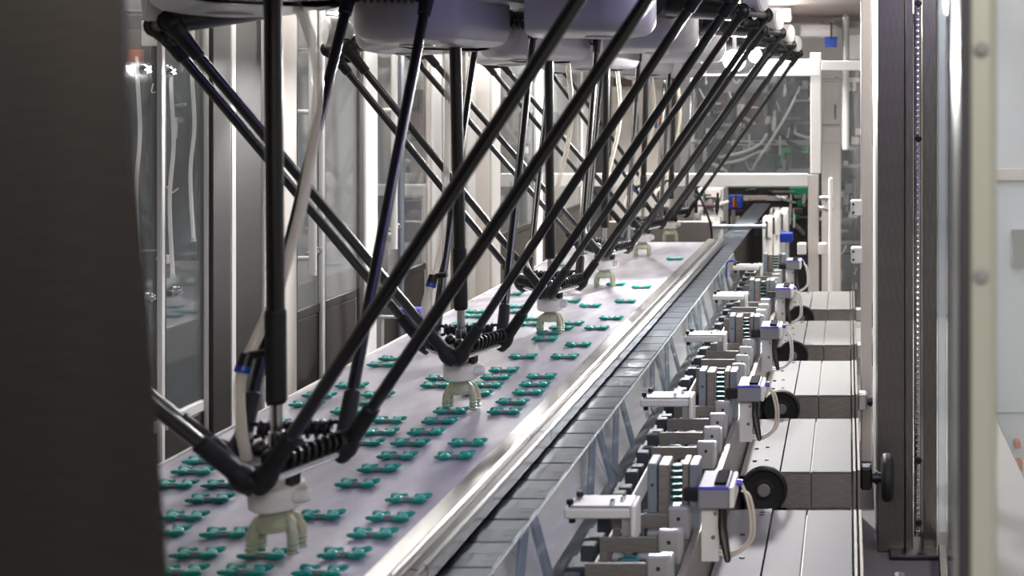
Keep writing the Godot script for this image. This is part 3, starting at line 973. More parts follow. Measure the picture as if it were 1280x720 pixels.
# ------------------------------------------------------------------ delta robots
func stadium(st: SurfaceTool, dir: Vector3, r0: float, r1: float, w: float, levels: Array, up := 0.0) -> void:
	# a housing that sticks out from the axis along dir with a round outer end; levels = [height, inset]
	var side := Vector3(-dir.z, 0, dir.x)
	var rings := []
	var outs := []
	for l in levels:
		var ri := []
		var ou := []
		var hw: float = w / 2.0 - l[1]
		var c: Vector3 = dir * (r1 - w / 2.0)
		ri.append(dir * r0 - side * hw + Vector3.UP * (l[0] + up))
		ou.append(-side)
		for j in 25:
			var t := -PI / 2 + PI * j / 24.0
			ri.append(c + dir * cos(t) * hw + side * sin(t) * hw + Vector3.UP * (l[0] + up))
			ou.append(dir * cos(t) + side * sin(t))
		ri.append(dir * r0 + side * hw + Vector3.UP * (l[0] + up))
		ou.append(side)
		rings.append(ri)
		outs.append(ou)
	for k in levels.size() - 1:
		var ny0 := 0.0
		var slope := func(i: int) -> float:
			var a: Array = levels[maxi(i - 1, 0)]
			var b: Array = levels[mini(i + 1, levels.size() - 1)]
			return (b[1] - a[1]) / maxf(0.0005, absf(b[0] - a[0]))
		var s0: float = slope.call(k)
		var s1: float = slope.call(k + 1)
		for j in rings[k].size() - 1:
			var n00: Vector3 = (outs[k][j] + Vector3.UP * s0).normalized()
			var n01: Vector3 = (outs[k][j + 1] + Vector3.UP * s0).normalized()
			var n10: Vector3 = (outs[k + 1][j] + Vector3.UP * s1).normalized()
			var n11: Vector3 = (outs[k + 1][j + 1] + Vector3.UP * s1).normalized()
			tri(st, rings[k][j], rings[k][j + 1], rings[k + 1][j + 1], n00, n01, n11)
			tri(st, rings[k][j], rings[k + 1][j + 1], rings[k + 1][j], n00, n11, n10)
	for e in [0, levels.size() - 1]:
		var n := Vector3.DOWN if e == 0 else Vector3.UP
		var m: Vector3 = dir * (r0 + r1) / 2.0 + Vector3.UP * (levels[e][0] + up)
		for j in rings[e].size():
			tri(st, m, rings[e][j], rings[e][(j + 1) % rings[e].size()], n, n, n)

func build_robots() -> void:
	var data := [   # base depth, base pixel x, hub pixel
		[1.6, 341.0, Vector2(346, 618)], [2.4, 569.0, Vector2(577, 463)], [3.2, 686.0, Vector2(688, 380)],
		[4.0, 758.0, Vector2(756, 330)], [4.8, 808.0, Vector2(803, 297)], [5.6, 843.0, Vector2(838, 281)]]
	var labels := ["delta robot nearest the camera, its thick black rods and gripper largest in view", "second delta robot from the camera, spring bars of its back arm at the top middle", "third delta robot from the camera, its gripper standing before pale belt", "fourth delta robot from the camera, pale knuckle at its right elbow", "fifth delta robot from the camera, right behind the bright work lamp's beam", "sixth and farthest delta robot, gripper before the brown end plate"]
	for k in 6:
		robot(k, data[k][0], data[k][1], data[k][2], labels[k])

func robot(k: int, bd: float, bpx: float, hub_px: Vector2, label: String) -> void:
	var O := Vector3(xat(bpx, bd), EYE + 0.112, -bd)
	var t := thing("delta_robot", label, "robot", O, "delta picking robots over the belt")
	var hub := at(hub_px.x, hub_px.y, bd) - O
	var st := begin()
	lathe(st, Vector3(0, 0.03 if k == 0 else 0.0, 0), Vector3.UP, [[0.100, 0.09], [0.092, 0.13], [0.096, 0.15], [0.11, 0.16], [0.17, 0.16], [0.19, 0.15], [0.20, 0.12], [0.284, 0.12]], 40)
	part("base", st, M.base, t)
	st = begin()
	lathe(st, Vector3.ZERO, Vector3.UP, [[0.28, 0.16], [0.30, 0.16], [0.398, 0.16]], 32)
	part("mount", st, M.alu, t)
	var left_r: float = [0.60, 0.54, 0.57, 0.68, 0.69, 0.65][k]
	var left_y: float = [0.10, 0.142, 0.135, 0.170, 0.165, 0.165][k]
	# arm azimuth, elbow radius, elbow height; housing azimuth, outer radius, lift
	var arms := [[-20.0, 0.645, 0.123, 10.0, 0.425, 0.030, 0.155], [96.0, 0.56, 0.115, 130.0, 0.40, 0.0, 0.06], [220.0, left_r, left_y - 0.112, 250.0, 0.235, 0.004, -0.03]]
	var rho := 0.052
	var h := 0.072
	var jy := hub.y + 0.048
	for a in arms:
		a[5] += 0.03 if k == 0 else 0.0
		var th := deg_to_rad(a[0])
		var dir := Vector3(cos(th), 0, -sin(th))
		var bar := Vector3(-sin(th), 0, -cos(th))
		st = begin()
		var hd := deg_to_rad(a[3])
		var hdir := Vector3(cos(hd), 0, -sin(hd))
		stadium(st, hdir, a[6], a[4], 0.235, [[0.0 , 0.045], [0.004, 0.022], [0.012, 0.010], [0.026, 0.002], [0.04, 0.0], [0.23, 0.0], [0.25, 0.006], [0.262, 0.02], [0.266, 0.04]], a[5])
		var lobe := part("motor_housing", st, M.base, t)
		st = begin()
		lathe(st, hdir * (a[4] - 0.12) + Vector3.UP * a[5], Vector3.DOWN, [[-0.001, 0.034], [0.002, 0.034], [0.004, 0.030], [0.003, 0.022]], 24)
		part("bottom_cap", st, M.base, lobe)
		# upper arm and elbow
		var E: Vector3 = dir * a[1] + Vector3.UP * a[2]
		var S: Vector3 = dir * (a[1] - 0.28) + Vector3.UP * (a[2] * 0.5 + 0.095)
		st = begin()
		lathe(st, S, E - S, [[0.0, 0.034], [S.distance_to(E) * 0.5, 0.030], [S.distance_to(E) - 0.03, 0.022], [S.distance_to(E), 0.018]], 20)
		var ua := part("upper_arm", st, M.carbon, t)
		st = begin()
		rod(st, S - bar * 0.05, S + bar * 0.05, 0.038, -1.0, 22)
		part("shoulder_hub", st, M.gunmetal, ua)
		st = begin()
		var kc := E + Vector3.UP * 0.042 + dir * 0.012
		lathe(st, kc, dir, [[-0.045, 0.020], [-0.030, 0.036], [0.012, 0.038], [0.018, 0.034], [0.022, 0.004]], 24)
		part("elbow_knuckle", st, M.alu_white, ua, "pale elbow knuckle")
		st = begin()
		rod(st, E - bar * (h + 0.012), E + bar * (h + 0.012), 0.011)
		for s in [-1.0, 1.0]:
			ball(st, E + bar * s * h, Vector3.ONE * 0.019, 12)
			ring(st, E + bar * s * (h + 0.002), bar, 0.018, 0.004, 14)
		part("elbow_bar", st, M.black, ua)
		# lower end bar on the effector
		var J := Vector3(hub.x, jy, hub.z) + dir * rho
		st = begin()
		pill(st, J - bar * (h - 0.012), J + bar * (h - 0.012), 0.0085)
		part("end_bar", st, M.chrome, t, "shiny end bar")
		for s in [-1.0, 1.0]:
			st = begin()
			ring(st, J + bar * s * h, dir, 0.015, 0.0048, 16)
			part("end_ring", st, M.black, t)
		# forearm: two parallel rods with sockets at each end
		for s in [-1.0, 1.0]:
			var p: Vector3 = E + bar * s * h
			var q: Vector3 = J + bar * s * h
			var L := p.distance_to(q)
			st = begin()
			lathe(st, p, q - p, [[0.04, 0.0092], [L - 0.05, 0.0092]], 18)
			var fr := part("forearm_rod", st, M.carbon, t)
			st = begin()
			lathe(st, p, q - p, [[-0.012, 0.008], [0.0, 0.016], [0.012, 0.0175], [0.03, 0.0135], [0.075, 0.0120], [0.078, 0.0092]], 16)
			part("upper_socket", st, M.black, fr)
			st = begin()
			lathe(st, q, p - q, [[-0.014, 0.008], [-0.008, 0.0145], [0.003, 0.0175], [0.014, 0.0165], [0.026, 0.0125], [0.085, 0.0120], [0.088, 0.0092]], 16)
			part("lower_socket", st, M.rubber, fr)
		# spring pairs that hold the ball joints together
		for e in [[E, J, 0.030], [J, E, 0.030]]:
			var c: Vector3 = e[0] + (e[1] - e[0]).normalized() * e[2]
			st = begin()
			spring(st, c - bar * (h - 0.022), c + bar * (h - 0.022), 0.0115, 0.0034, 8)
			rod(st, c - bar * (h - 0.02), c + bar * (h - 0.02), 0.0085, -1.0, 8)
			for s in [-1.0, 1.0]:
				ring(st, c + bar * s * (h - 0.014), dir, 0.010, 0.0035, 12)
				rod(st, c + bar * s * (h - 0.006), c + bar * s * (h + 0.012), 0.005, -1.0, 8)
			part("spring", st, M.black if k < 2 else M.gunmetal, t)
	# effector plate with three lugs
	st = begin()
	lathe(st, Vector3(hub.x, jy - 0.008, hub.z), Vector3.UP, [[0.0, 0.030], [0.002, 0.034], [0.014, 0.034], [0.017, 0.028]], 24)
	for a in arms:
		var th := deg_to_rad(a[0])
		var dir := Vector3(cos(th), 0, -sin(th))
		box(st, Vector3(hub.x, jy, hub.z) + dir * 0.038, Vector3(0.034, 0.014, 0.07), 0.004, Basis(Vector3.UP, th))
		box(st, Vector3(hub.x, jy - 0.018, hub.z) + dir * 0.030 + Vector3(0, 0, 0), Vector3(0.016, 0.026, 0.02), 0.004, Basis(Vector3.UP, th))
	for j in 3:
		var th := deg_to_rad(40.0 + 120.0 * j)
		ball(st, Vector3(hub.x + cos(th) * 0.030, jy + 0.014, hub.z - sin(th) * 0.030), Vector3(0.012, 0.013, 0.012), 10)
	part("effector_plate", st, M.black, t)
	# telescopic drive shaft from the base to the effector
	var top := Vector3(0, 0.02, 0)
	var foot := Vector3(hub.x, jy + 0.012, hub.z)
	var down := (foot - top)
	var SL := down.length()
	st = begin()
	lathe(st, top, down, [[-0.09, 0.016], [-0.02, 0.016], [-0.015, 0.0125], [SL - 0.20, 0.0125]], 20)
	var sh := part("drive_shaft", st, M.carbon, t)
	st = begin()
	lathe(st, top, down, [[SL - 0.205, 0.0125], [SL - 0.20, 0.0145], [SL - 0.075, 0.0145], [SL - 0.07, 0.012]], 20)
	part("sleeve", st, M.rubber, sh)
	st = begin()
	lathe(st, top, down, [[SL - 0.072, 0.008], [SL - 0.03, 0.008], [SL - 0.03, 0.011], [SL - 0.012, 0.012], [SL, 0.009]], 16)
	part("piston", st, M.chrome, sh)
	# white hub and the soft gripper
	st = begin()
	lathe(st, hub + Vector3(0, -0.017, 0), Vector3.UP, [[0.0, 0.032], [0.003, 0.0365], [0.022, 0.0375], [0.032, 0.036], [0.036, 0.030]], 32)
	pill(st, hub + Vector3(0.026, 0.002, 0.012), hub + Vector3(0.052, 0.002, 0.006), 0.011)
	part("hub", st, M.white, t, "white hub")
	st = begin()
	var g := hub + Vector3(0, -0.017, 0)
	lathe(st, g, Vector3.DOWN, [[0.0, 0.013], [0.006, 0.014], [0.012, 0.022], [0.022, 0.0275], [0.030, 0.0265], [0.030, 0.018], [0.016, 0.010]], 24, false)
	var gr := part("gripper", st, M.finger, t, "translucent greenish gripper")
	for j in 4:
		var th: float = [0.42, PI - 0.42, PI + 0.42, -0.42][j]
		var r := Vector3(cos(th), 0, sin(th))
		st = begin()
		sweep(st, [g + r * 0.010 + Vector3.DOWN * 0.008, g + r * 0.024 + Vector3.DOWN * 0.018, g + r * 0.031 + Vector3.DOWN * 0.034, g + r * 0.0325 + Vector3.DOWN * 0.050, g + r * 0.031 + Vector3.DOWN * 0.064], [0.006, 0.0075, 0.0078, 0.0072, 0.0055], 12, 0.7)
		for b in 3:
			lathe(st, g + r * 0.032 + Vector3.DOWN * (0.044 + b * 0.007), Vector3.DOWN, [[0.0, 0.006], [0.0015, 0.0082], [0.004, 0.0082], [0.0055, 0.006]], 12, false)
		part("finger", st, M.finger, gr)
	# vacuum hose with its black and blue fitting
	var hp: Array
	if k == 0:
		hp = [at(345, -30, 1.72), at(372, 8, 1.70), at(392, 60, 1.68), at(397, 120, 1.67), at(381, 240, 1.66), at(352, 350, 1.64), at(322, 420, 1.62), at(306, 455, 1.60), at(299, 490, 1.59), at(302, 540, 1.585), at(311, 585, 1.58)]
	elif k == 1:
		hp = [at(556, 40, 2.52), at(560, 120, 2.52), at(558, 220, 2.52), at(551, 310, 2.50), at(540, 352, 2.48), at(531, 380, 2.46), at(534, 405, 2.44), at(546, 428, 2.42)]
	else:
		var dx := hub + O
		hp = [dx + Vector3(0.02, 0.69, -0.12), dx + Vector3(0.03, 0.52, -0.12), dx + Vector3(-0.01, 0.33, -0.12), dx + Vector3(-0.05, 0.20, -0.10), dx + Vector3(-0.082, 0.16, -0.07), dx + Vector3(-0.085, 0.12, -0.05), dx + Vector3(-0.06, 0.07, -0.03)]
	var cl := []
	for p in hp:
		cl.append(p - O)
	st = begin()
	sweep(st, curve(cl, 6), 0.0072 if k > 0 else 0.0078, 10)
	var ho := part("hose", st, M.hose, t, "clear air hose")
	var fi: int = cl.size() - 4
	var fa: Vector3 = cl[fi]
	var fd: Vector3 = (cl[fi + 1] - cl[fi - 1]).normalized()
	st = begin()
	rod(st, fa - fd * 0.014, fa + fd * 0.004, 0.0105)
	rod(st, fa - fd * 0.012, fa - fd * 0.012 + Vector3(0.03, 0.004, 0), 0.006)
	part("hose_fitting", st, M.black, ho, "black fitting")
	st = begin()
	lathe(st, fa + fd * 0.004, fd, [[0.0, 0.0115], [0.007, 0.0115], [0.009, 0.0095]], 16)
	part("release_ring", st, M.fit_blue, ho, "blue ring")

# ------------------------------------------------------------------ teal parts lying on the belt
func build_products() -> void:
	var px := [
		242.5, 592, 219, 609, 281, 609, 262.5, 627, 230, 649, 206, 668, 283, 670, 247, 696, 401, 648, 331, 697, 307, 718, 225, 718, 400, 719, 256, 579, 290, 561, 330, 579,
		497, 573, 474, 589, 447, 608, 569, 573, 511, 627, 488, 650, 466, 671, 431, 696, 513, 556.5, 533, 543, 550, 529, 564, 516.5, 485, 528, 475, 543, 456, 556, 364, 531,
		492, 450.5, 478, 458, 440, 484.5, 399, 497, 384, 508, 472, 496, 451, 506, 436, 517, 546, 484, 552, 475,
		654, 448, 706, 448, 630, 465, 620, 474, 609.5, 484, 596, 494, 677, 473, 669, 483, 661, 493, 641, 505, 631, 517, 585, 556.5,
		640, 369, 648.5, 385, 640, 391.5, 597, 391.5, 591, 397, 668, 400.5, 662, 407, 578, 408, 715, 406, 702, 412, 686, 418, 681, 426, 738, 384, 712, 378, 764, 399.5, 746, 412, 723, 433,
		843.5, 325, 802, 360.5, 770, 357, 782, 378.5, 706, 332.5, 711, 347]
	# one part of the kind: two pairs of teal wings joined by a grey bar
	var halves := []
	for s in [-1.0, 1.0]:
		var st := begin()
		for z in [-1.0, 1.0]:
			ball(st, Vector3(s * 0.0200, 0.0055, z * 0.0095), Vector3(0.0150, 0.0045, 0.0046), 10)
			ball(st, Vector3(s * 0.0270, 0.0068, z * 0.0125), Vector3(0.0085, 0.0036, 0.0026), 8)
			ball(st, Vector3(s * 0.0110, 0.0062, z * 0.0120), Vector3(0.0060, 0.0036, 0.0026), 8)
		ball(st, Vector3(s * 0.0190, 0.0052, 0), Vector3(0.0090, 0.0050, 0.0095), 10)
		halves.append(st.commit())
	var cb := begin()
	box(cb, Vector3(0, 0.0050, 0), Vector3(0.024, 0.0045, 0.0075), 0.0015)
	box(cb, Vector3(0, 0.0028, 0.0), Vector3(0.018, 0.0045, 0.0135), 0.0015)
	var bar := cb.commit()
	# where each lies, and its rank from the near end within its lane
	var lanes := [[], [], [], []]
	for i in range(0, px.size(), 2):
		var d: float = 0.66 * F / (px[i + 1] - VY)
		var x := xat(px[i], d)
		lanes[clampi(int((x - BL) / (BR - BL) * 4.0), 0, 3)].append(Vector3(x, 1.0003, -d))
	var lane_name := ["along the belt's left edge", "just left of the belt's middle", "just right of the belt's middle", "along the steel guide rail"]
	var ordinal := ["nearest the camera", "second", "third", "fourth", "fifth", "sixth", "seventh", "eighth", "ninth", "tenth", "eleventh", "twelfth", "thirteenth", "fourteenth", "fifteenth", "sixteenth", "seventeenth", "eighteenth", "nineteenth", "twentieth", "twenty-first", "twenty-second", "twenty-third", "twenty-fourth", "twenty-fifth", "twenty-sixth", "twenty-seventh", "twenty-eighth", "twenty-ninth", "thirtieth"]
	for l in 4:
		lanes[l].sort_custom(func(a, b): return a.z > b.z)
		for i in lanes[l].size():
			var last: bool = i == lanes[l].size() - 1
			var rank: String = "farthest" if last else ordinal[i] if i == 0 else ordinal[i] + " from the near end"
			var t := thing("twin_clip", "teal clip %s, %s" % [lane_name[l], rank], "plastic clip", lanes[l][i], "teal clips on the white belt")
			t.rotation.y = rng.randf_range(-0.08, 0.08)
			for hm in halves:
				put("wing_pair", hm, M.teal, t)
			put("bar", bar, M.clip, t)


func build_far_end() -> void:
	# end frame of the machine
	var d := 6.0
	var o := Vector3(xat(1018, d), 0.0, -d)
	var t := thing("portal_frame", "white end frame with uprights, cross beams and clear panes behind the last robot", "frame", o)
	for b in [["upright", 1013, 1026, 66, 217, M.white, 0.0], ["upright", 1010, 1023, 218, 399, M.cream, 0.0], ["cross_beam", 690, 1010, 217, 233, M.alu_white, 0.002], ["top_beam", 780, 1026, 74, 95, M.white, 0.003], ["side_beam", 1026.5, 1090, 76, 88, M.alu_white, 0.004]]:
		var st := begin()
		boxab(st, Vector3(xat(b[1], d) - o.x, yat(b[4], d), b[6]), Vector3(xat(b[2], d) - o.x, yat(b[3], d), b[6] - 0.05), 0.003)
		part(b[0], st, b[5], t)
	var st := begin()
	boxab(st, Vector3(xat(850, d) - o.x, yat(217, d), -0.02), Vector3(xat(1013, d) - o.x, yat(95, d), -0.026))
	part("pane", st, M.pane, t)
	st = begin()
	boxab(st, Vector3(xat(1026, d) - o.x, yat(400, d), -0.02), Vector3(xat(1078, d) - o.x, yat(88, d), -0.026))
	part("pane", st, M.pane, t)
	for p in [[1003, 310], [1029, 310]]:
		st = begin()
		boxab(st, Vector3(xat(p[0] - 6, d) - o.x, yat(p[1] + 7, d), 0.04), Vector3(xat(p[0] + 5, d) - o.x, yat(p[1] - 7, d), -0.01), 0.004)
		part("hinge_block", st, M.white, t, "white hinge block")
	# upright handle tube
	d = 5.85
	t = thing("handle_tube", "white upright handle tube held by two short clamps beside the end frame", "handle", Vector3(xat(1038.5, d), yat(400, d), -d))
	st = begin()
	pill(st, Vector3(0, 0, 0), Vector3(0, yat(222, d) - yat(400, d), 0), 0.0125)
	part("tube", st, M.white, t)
	for py in [248, 261]:
		st = begin()
		rod(st, Vector3(-0.058, yat(py, d) - yat(400, d), -0.02), Vector3(0.012, yat(py, d) - yat(400, d), 0), 0.012)
		lathe(st, Vector3(-0.02, yat(py, d) - yat(400, d) - 0.02, -0.01), Vector3.UP, [[0, 0.008], [0.012, 0.008]], 10)
		part("clamp", st, M.chrome, t)
	# work lamp and a reflection's glowing head, both shining towards the camera
	lamp_head("bright_head", "brightest round work lamp hanging at the far end, dazzling between the robot arms", at(918, 76, 4.36), 0.042, 3.5)
	lamp_head("bright_head", "smaller glowing head for a reflection on a robot housing, right of the dazzling lamp", at(944, 70, 5.1), 0.030, 1.0)  # glowing head put where a robot housing reflects light
	# blue box and small bits on the far stations
	t = thing("blue_sensor", "small bright blue box at the far end of the stations", "sensor", at(983, 303, 5.45))
	st = begin()
	boxab(st, Vector3(-0.033, 0, 0), Vector3(0.030, 0.046, -0.05), 0.004)
	part("body", st, M.blue, t)
	st = begin()
	boxab(st, Vector3(-0.008, -0.48, -0.015), Vector3(0.006, 0.0, -0.035), 0.002)
	part("stem", st, M.alu, t)
	t = thing("light_barrier", "small blue light barrier standing over the slats at mid length", "sensor", at(914, 338, 4.6))
	st = begin()
	sweep(st, curve([Vector3(-0.018, -0.03, 0), Vector3(-0.018, 0.03, 0), Vector3(0.005, 0.04, 0), Vector3(0.022, 0.034, 0)], 6), 0.004, 8)
	part("hoop", st, M.fit_blue, t)

func lamp_head(called: String, label: String, p: Vector3, r: float, energy: float) -> void:
	var t := thing(called, label, "lamp", p)
	var aim := Vector3(0.10, -0.22, 1.0).normalized()
	var st := begin()
	lathe(st, -aim * 0.09, aim, [[0.0, r * 0.5], [0.03, r * 0.9], [0.08, r * 1.12], [0.088, r * 1.12], [0.09, r]], 24)
	part("lamp_housing", st, M.alu, t)
	st = begin()
	lathe(st, aim * 0.001, aim, [[0.0, r], [0.003, r * 0.97], [0.006, r * 0.7]], 24)
	part("lamp_lens", st, M.spot, t)
	st = begin()
	rod(st, -aim * 0.05, Vector3(0, 2.17 - p.y, 0) - aim * 0.05, 0.008)
	part("lamp_stem", st, M.alu, t)
	var l := SpotLight3D.new()
	l.name = "light"
	l.light_energy = energy
	l.light_size = r
	l.spot_range = 30.0
	l.spot_attenuation = 2.0
	l.spot_angle = 75.0
	l.spot_angle_attenuation = 0.3
	l.shadow_enabled = true
	t.add_child(l)
	l.position = aim * 0.012
	l.look_at_from_position(l.global_position, l.global_position + aim)

# ------------------------------------------------------------------ machines of the hall behind
func cabinet(called: String, label: String, cat: String, x0: float, y0: float, x1: float, y1: float, d: float, depth: float, m: Material, doors := 1, base := 0.0, extra := []) -> Node3D:
	# pixel box of the front face at distance d; the body reaches down to height base unless y1 ends higher
	var a := at(x0, y1, d)
	var b := at(x1, y0, d)
	var bot: float = base if base >= 0.0 else a.y
	var o := Vector3((a.x + b.x) / 2.0, bot, -d)
	var t := thing(called, label, cat, o)
	var w := (b.x - a.x) / 2.0
	var st := begin()
	boxab(st, Vector3(-w, 0, 0), Vector3(w, b.y - bot, -depth), 0.006)
	part("body", st, m, t)
	for k in doors:
		st = begin()
		var l := -w + 2.0 * w * k / doors + 0.012
		var r := -w + 2.0 * w * (k + 1) / doors - 0.012
		boxab(st, Vector3(l, maxf(a.y - bot, 0.02) + 0.015, 0.012), Vector3(r, b.y - bot - 0.02, -0.004), 0.004)
		var dr := part("door", st, m, t)
		st = begin()
		boxab(st, Vector3(r - 0.03, (a.y + b.y) / 2 - bot - 0.05, 0.012), Vector3(r - 0.018, (a.y + b.y) / 2 - bot + 0.05, 0.028), 0.003)
		part("handle", st, M.dark, dr)
	for e in extra:      # [name, px0, py0, px1, py1, material, thickness]
		st = begin()
		var p := at(e[1], e[4], d) - o
		var q := at(e[3], e[2], d) - o
		boxab(st, Vector3(p.x, p.y, -0.002), Vector3(q.x, q.y, e[6]), 0.003)
		part(e[0], st, e[5], t)
	return t

func clutter(t: Node3D, x0: float, y0: float, x1: float, y1: float, d: float, n: int, seed_: int) -> void:
	# small fittings on the front of a far machine: motors, valve boxes, brackets, short lines
	var r := RandomNumberGenerator.new()
	r.seed = seed_
	var ms := [M.grey, M.gunmetal, M.cream, M.alu, M.block, M.maroon, M.white, M.dark, M.bluegrey, M.grey, M.alu_white, M.chrome]
	for k in n:
		var p := at(r.randf_range(x0, x1), r.randf_range(y0, y1), d) - t.position + Vector3(0, 0, r.randf_range(0.02, 0.16))
		var st := begin()
		var m: Material = ms[r.randi() % ms.size()]
		var kind := r.randi() % 4
		var u := d / F
		if kind == 0:
			var l := r.randf_range(5, 16) * u
			var dir := Vector3(r.randf_range(-1, 1), r.randf_range(-0.3, 0.3), r.randf_range(-0.3, 0.3)).normalized() if k % 2 == 0 else Vector3(0.05, 1, 0).normalized()
			lathe(st, p - dir * l, dir, [[0.0, 1.2 * u], [l * 0.2, 2.6 * u], [l * 1.4, 2.6 * u], [l * 1.45, 1.6 * u], [l * 2.0, 1.6 * u]], 12)
			part("motor", st, m, t)
		elif kind == 1:
			box(st, p, Vector3(r.randf_range(4, 13), r.randf_range(4, 12), 9.0) * u, 0.004)
			box(st, p + Vector3(0, 0, 5.0 * u), Vector3(3.0, 2.4, 2.0) * u, 0.002)
			part("valve_box", st, m, t)
		elif kind == 2:
			var l2 := r.randf_range(10, 30) * u
			box(st, p, Vector3(l2, 2.2 * u, 4 * u) if k % 2 == 0 else Vector3(2.2 * u, l2, 4 * u), 0.002)
			part("bracket", st, m, t)
		else:
			var q := p + Vector3(r.randf_range(-14, 14), r.randf_range(-14, 14), 4) * u
			sweep(st, curve([p, p.lerp(q, 0.4) + Vector3(0, -6, 5) * u, q], 5), r.randf_range(0.5, 1.0) * u, 7)
			part("cable", st, M.cable_white if k % 2 == 0 else M.black, t)

func pipe(called: String, label: String, cat: String, ctrl: Array, r: float, m: Material, smooth := true) -> void:
	var o: Vector3 = ctrl[0]
	var pts := []
	for p in ctrl:
		pts.append(p - o)
	var t := thing(called, label, cat, o)
	var st := begin()
	sweep(st, curve(pts, 6) if smooth else pts, r, 10)
	part("pipe", st, m, t)
	for e in [0, pts.size() - 1]:
		st = begin()
		var dir: Vector3 = (pts[1] - pts[0]) if e == 0 else (pts[-1] - pts[-2])
		lathe(st, pts[e] - dir.normalized() * r, dir, [[0.0, r * 1.35], [r * 2.0, r * 1.35]], 12)
		part("collar", st, M.alu, t)

func build_background() -> void:
	# behind the end frame, right of the bright heads
	cabinet("control_cabinet", "beige control cabinet with blue and orange stickers behind the fifth robot's rods", "cabinet", 764, 108, 836, 300, 7.2, 0.5, M.cream, 1, 0.0, [["top_box", 768, 98, 790, 108, M.brown, 0.03], ["vent_box", 791, 97, 812, 108, M.white, 0.03], ["blue_sticker", 815, 147, 822, 160, M.fit_blue, 0.016], ["orange_sticker", 824, 140, 830, 162, M.orange, 0.016], ["nameplate", 791, 143, 799, 166, M.grey, 0.018]])
	cabinet("grey_cabinet", "tall grey cabinet left of the beige control cabinet", "cabinet", 722, 92, 762, 300, 7.6, 0.5, M.grey, 1, 0.0, [["window", 727, 97, 754, 128, M.bluegrey, 0.014]])
	cabinet("green_display", "pale green panel standing behind the third robot's shaft", "panel", 652, 84, 692, 128, 6.6, 0.08, mat(Color(0.62, 0.74, 0.66), 0.4), 1)
	cabinet("dark_console", "dark console with small blue keys under the pale green panel", "console", 648, 140, 690, 300, 6.4, 0.16, M.dark, 1, 0.0, [["keypad", 651, 158, 664, 178, M.bluegrey, 0.016], ["switch_plate", 653, 183, 661, 192, M.paper, 0.016]])
	var machine_block := cabinet("machine_block", "large dark machine block seen through the clear end pane", "machine", 868, 92, 1012, 216, 9.0, 0.8, M.dark, 3, 0.0, [["maroon_panel", 938, 126, 962, 160, M.maroon, 0.05], ["maroon_panel", 893, 118, 908, 150, M.maroon, 0.05], ["blue_motor", 996, 118, 1011, 168, M.block, 0.12], ["white_plate", 922, 130, 931, 160, M.white, 0.04], ["label_plate", 957, 145, 963, 155, M.paper, 0.056], ["light_bar", 915, 175, 1012, 181, M.cream, 0.10], ["light_bar", 893, 154, 930, 158, M.grey, 0.10], ["top_cover", 905, 100, 960, 116, M.grey, 0.06], ["green_unit", 977, 183, 990, 190, M.green, 0.13], ["green_unit", 977, 190, 982, 204, M.green, 0.13], ["green_unit", 1003, 182, 1011, 191, M.green, 0.13], ["motor_housing", 948, 190, 972, 212, M.block, 0.14], ["blue_tray", 972, 210, 1012, 216, M.bluegrey, 0.14]])
	clutter(machine_block, 872, 98, 1010, 212, 9.0, 70, 5)
	for h in [[[900, 196], [930, 190], [950, 180], [958, 168], [954, 176]], [[940, 212], [950, 196], [966, 172], [985, 140], [1000, 110]], [[996, 158], [994, 166], [1003, 170], [1010, 172]], [[906, 204], [926, 200], [944, 192], [962, 186]]]:
		var pts := []
		for p in h:
			pts.append(at(p[0], p[1], 8.98 - (0.16 if pts.size() > 0 and pts.size() < h.size() - 1 else 0.0)))
		pipe("white_hose", ["white hose rising steeply across the dark machine block", "long pale hose leaning right across the dark machine block", "short white hose curled beside the blue motor", "thin white hose low on the dark machine block"][used.get("white_hose", -1) + 1], "hose", pts, 0.011, M.cable_white)
	var low_machine := cabinet("low_machine", "low dark machine with green units under the end frame's cross beam", "machine", 905, 234, 1012, 300, 8.0, 0.6, M.dark, 2, 0.0, [["green_unit", 987, 234, 1010, 243, M.green, 0.05], ["green_unit", 997, 249, 1008, 257, M.green, 0.05], ["green_unit", 990, 263, 1000, 272, M.green, 0.08], ["cross_bar", 925, 244, 985, 250, M.cream, 0.06], ["grey_bar", 993, 243, 1010, 247, M.grey, 0.09]])
	clutter(low_machine, 908, 237, 1010, 285, 8.0, 30, 6)
	cabinet("sign_box", "small blue box with an orange stripe left of the low dark machine", "box", 909, 245, 927, 261, 7.4, 0.12, M.fit_blue, 1, -1.0, [["orange_stripe", 916, 247, 922, 259, M.orange, 0.02], ["stand", 914, 262, 919, 440, M.grey, -0.03]])
	var white_module := cabinet("white_module", "white stacked module with round covers beside the blue box", "machine", 872, 235, 904, 282, 7.0, 0.3, M.alu_white, 2, 0.0, [["round_cover", 880, 248, 892, 262, M.grey, 0.04], ["lower_box", 878, 270, 902, 281, M.white, 0.08], ["upper_box", 884, 236, 902, 246, M.cream, 0.05]])
	clutter(white_module, 873, 238, 903, 280, 7.0, 10, 12)
	pipe("black_cable", "thin black cable hanging down before the belt's end plate", "cable", [at(868, 232, 5.6), at(880, 258, 5.6), at(888, 280, 5.62), at(890, 301, 5.66)], 0.006, M.black)
	for b in [[953, 272, 966, 300, 6.6, "pale tray beside the slats past the cross beam"], [962, 262, 974, 276, 7.3, "small pale tray farthest along the slats"], [967, 266, 975, 298, 6.5, "white block right of the pale trays"], [975, 262, 985, 292, 6.7, "white column of the far stations next to the low dark machine"]]:
		cabinet("far_tray" if b[0] < 970 and b[2] != 974 or b[4] > 7.0 else "far_block", b[5], "machine part", b[0], b[1], b[2], b[3], b[4], 0.15, M.alu_white, 1, 0.0)
	pipe("air_bar", "pale glass-like bar across the belt's far end above the end plate", "bar", [at(822, 283, 5.9), at(955, 283, 5.9)], 0.010, M.bluegrey, false)
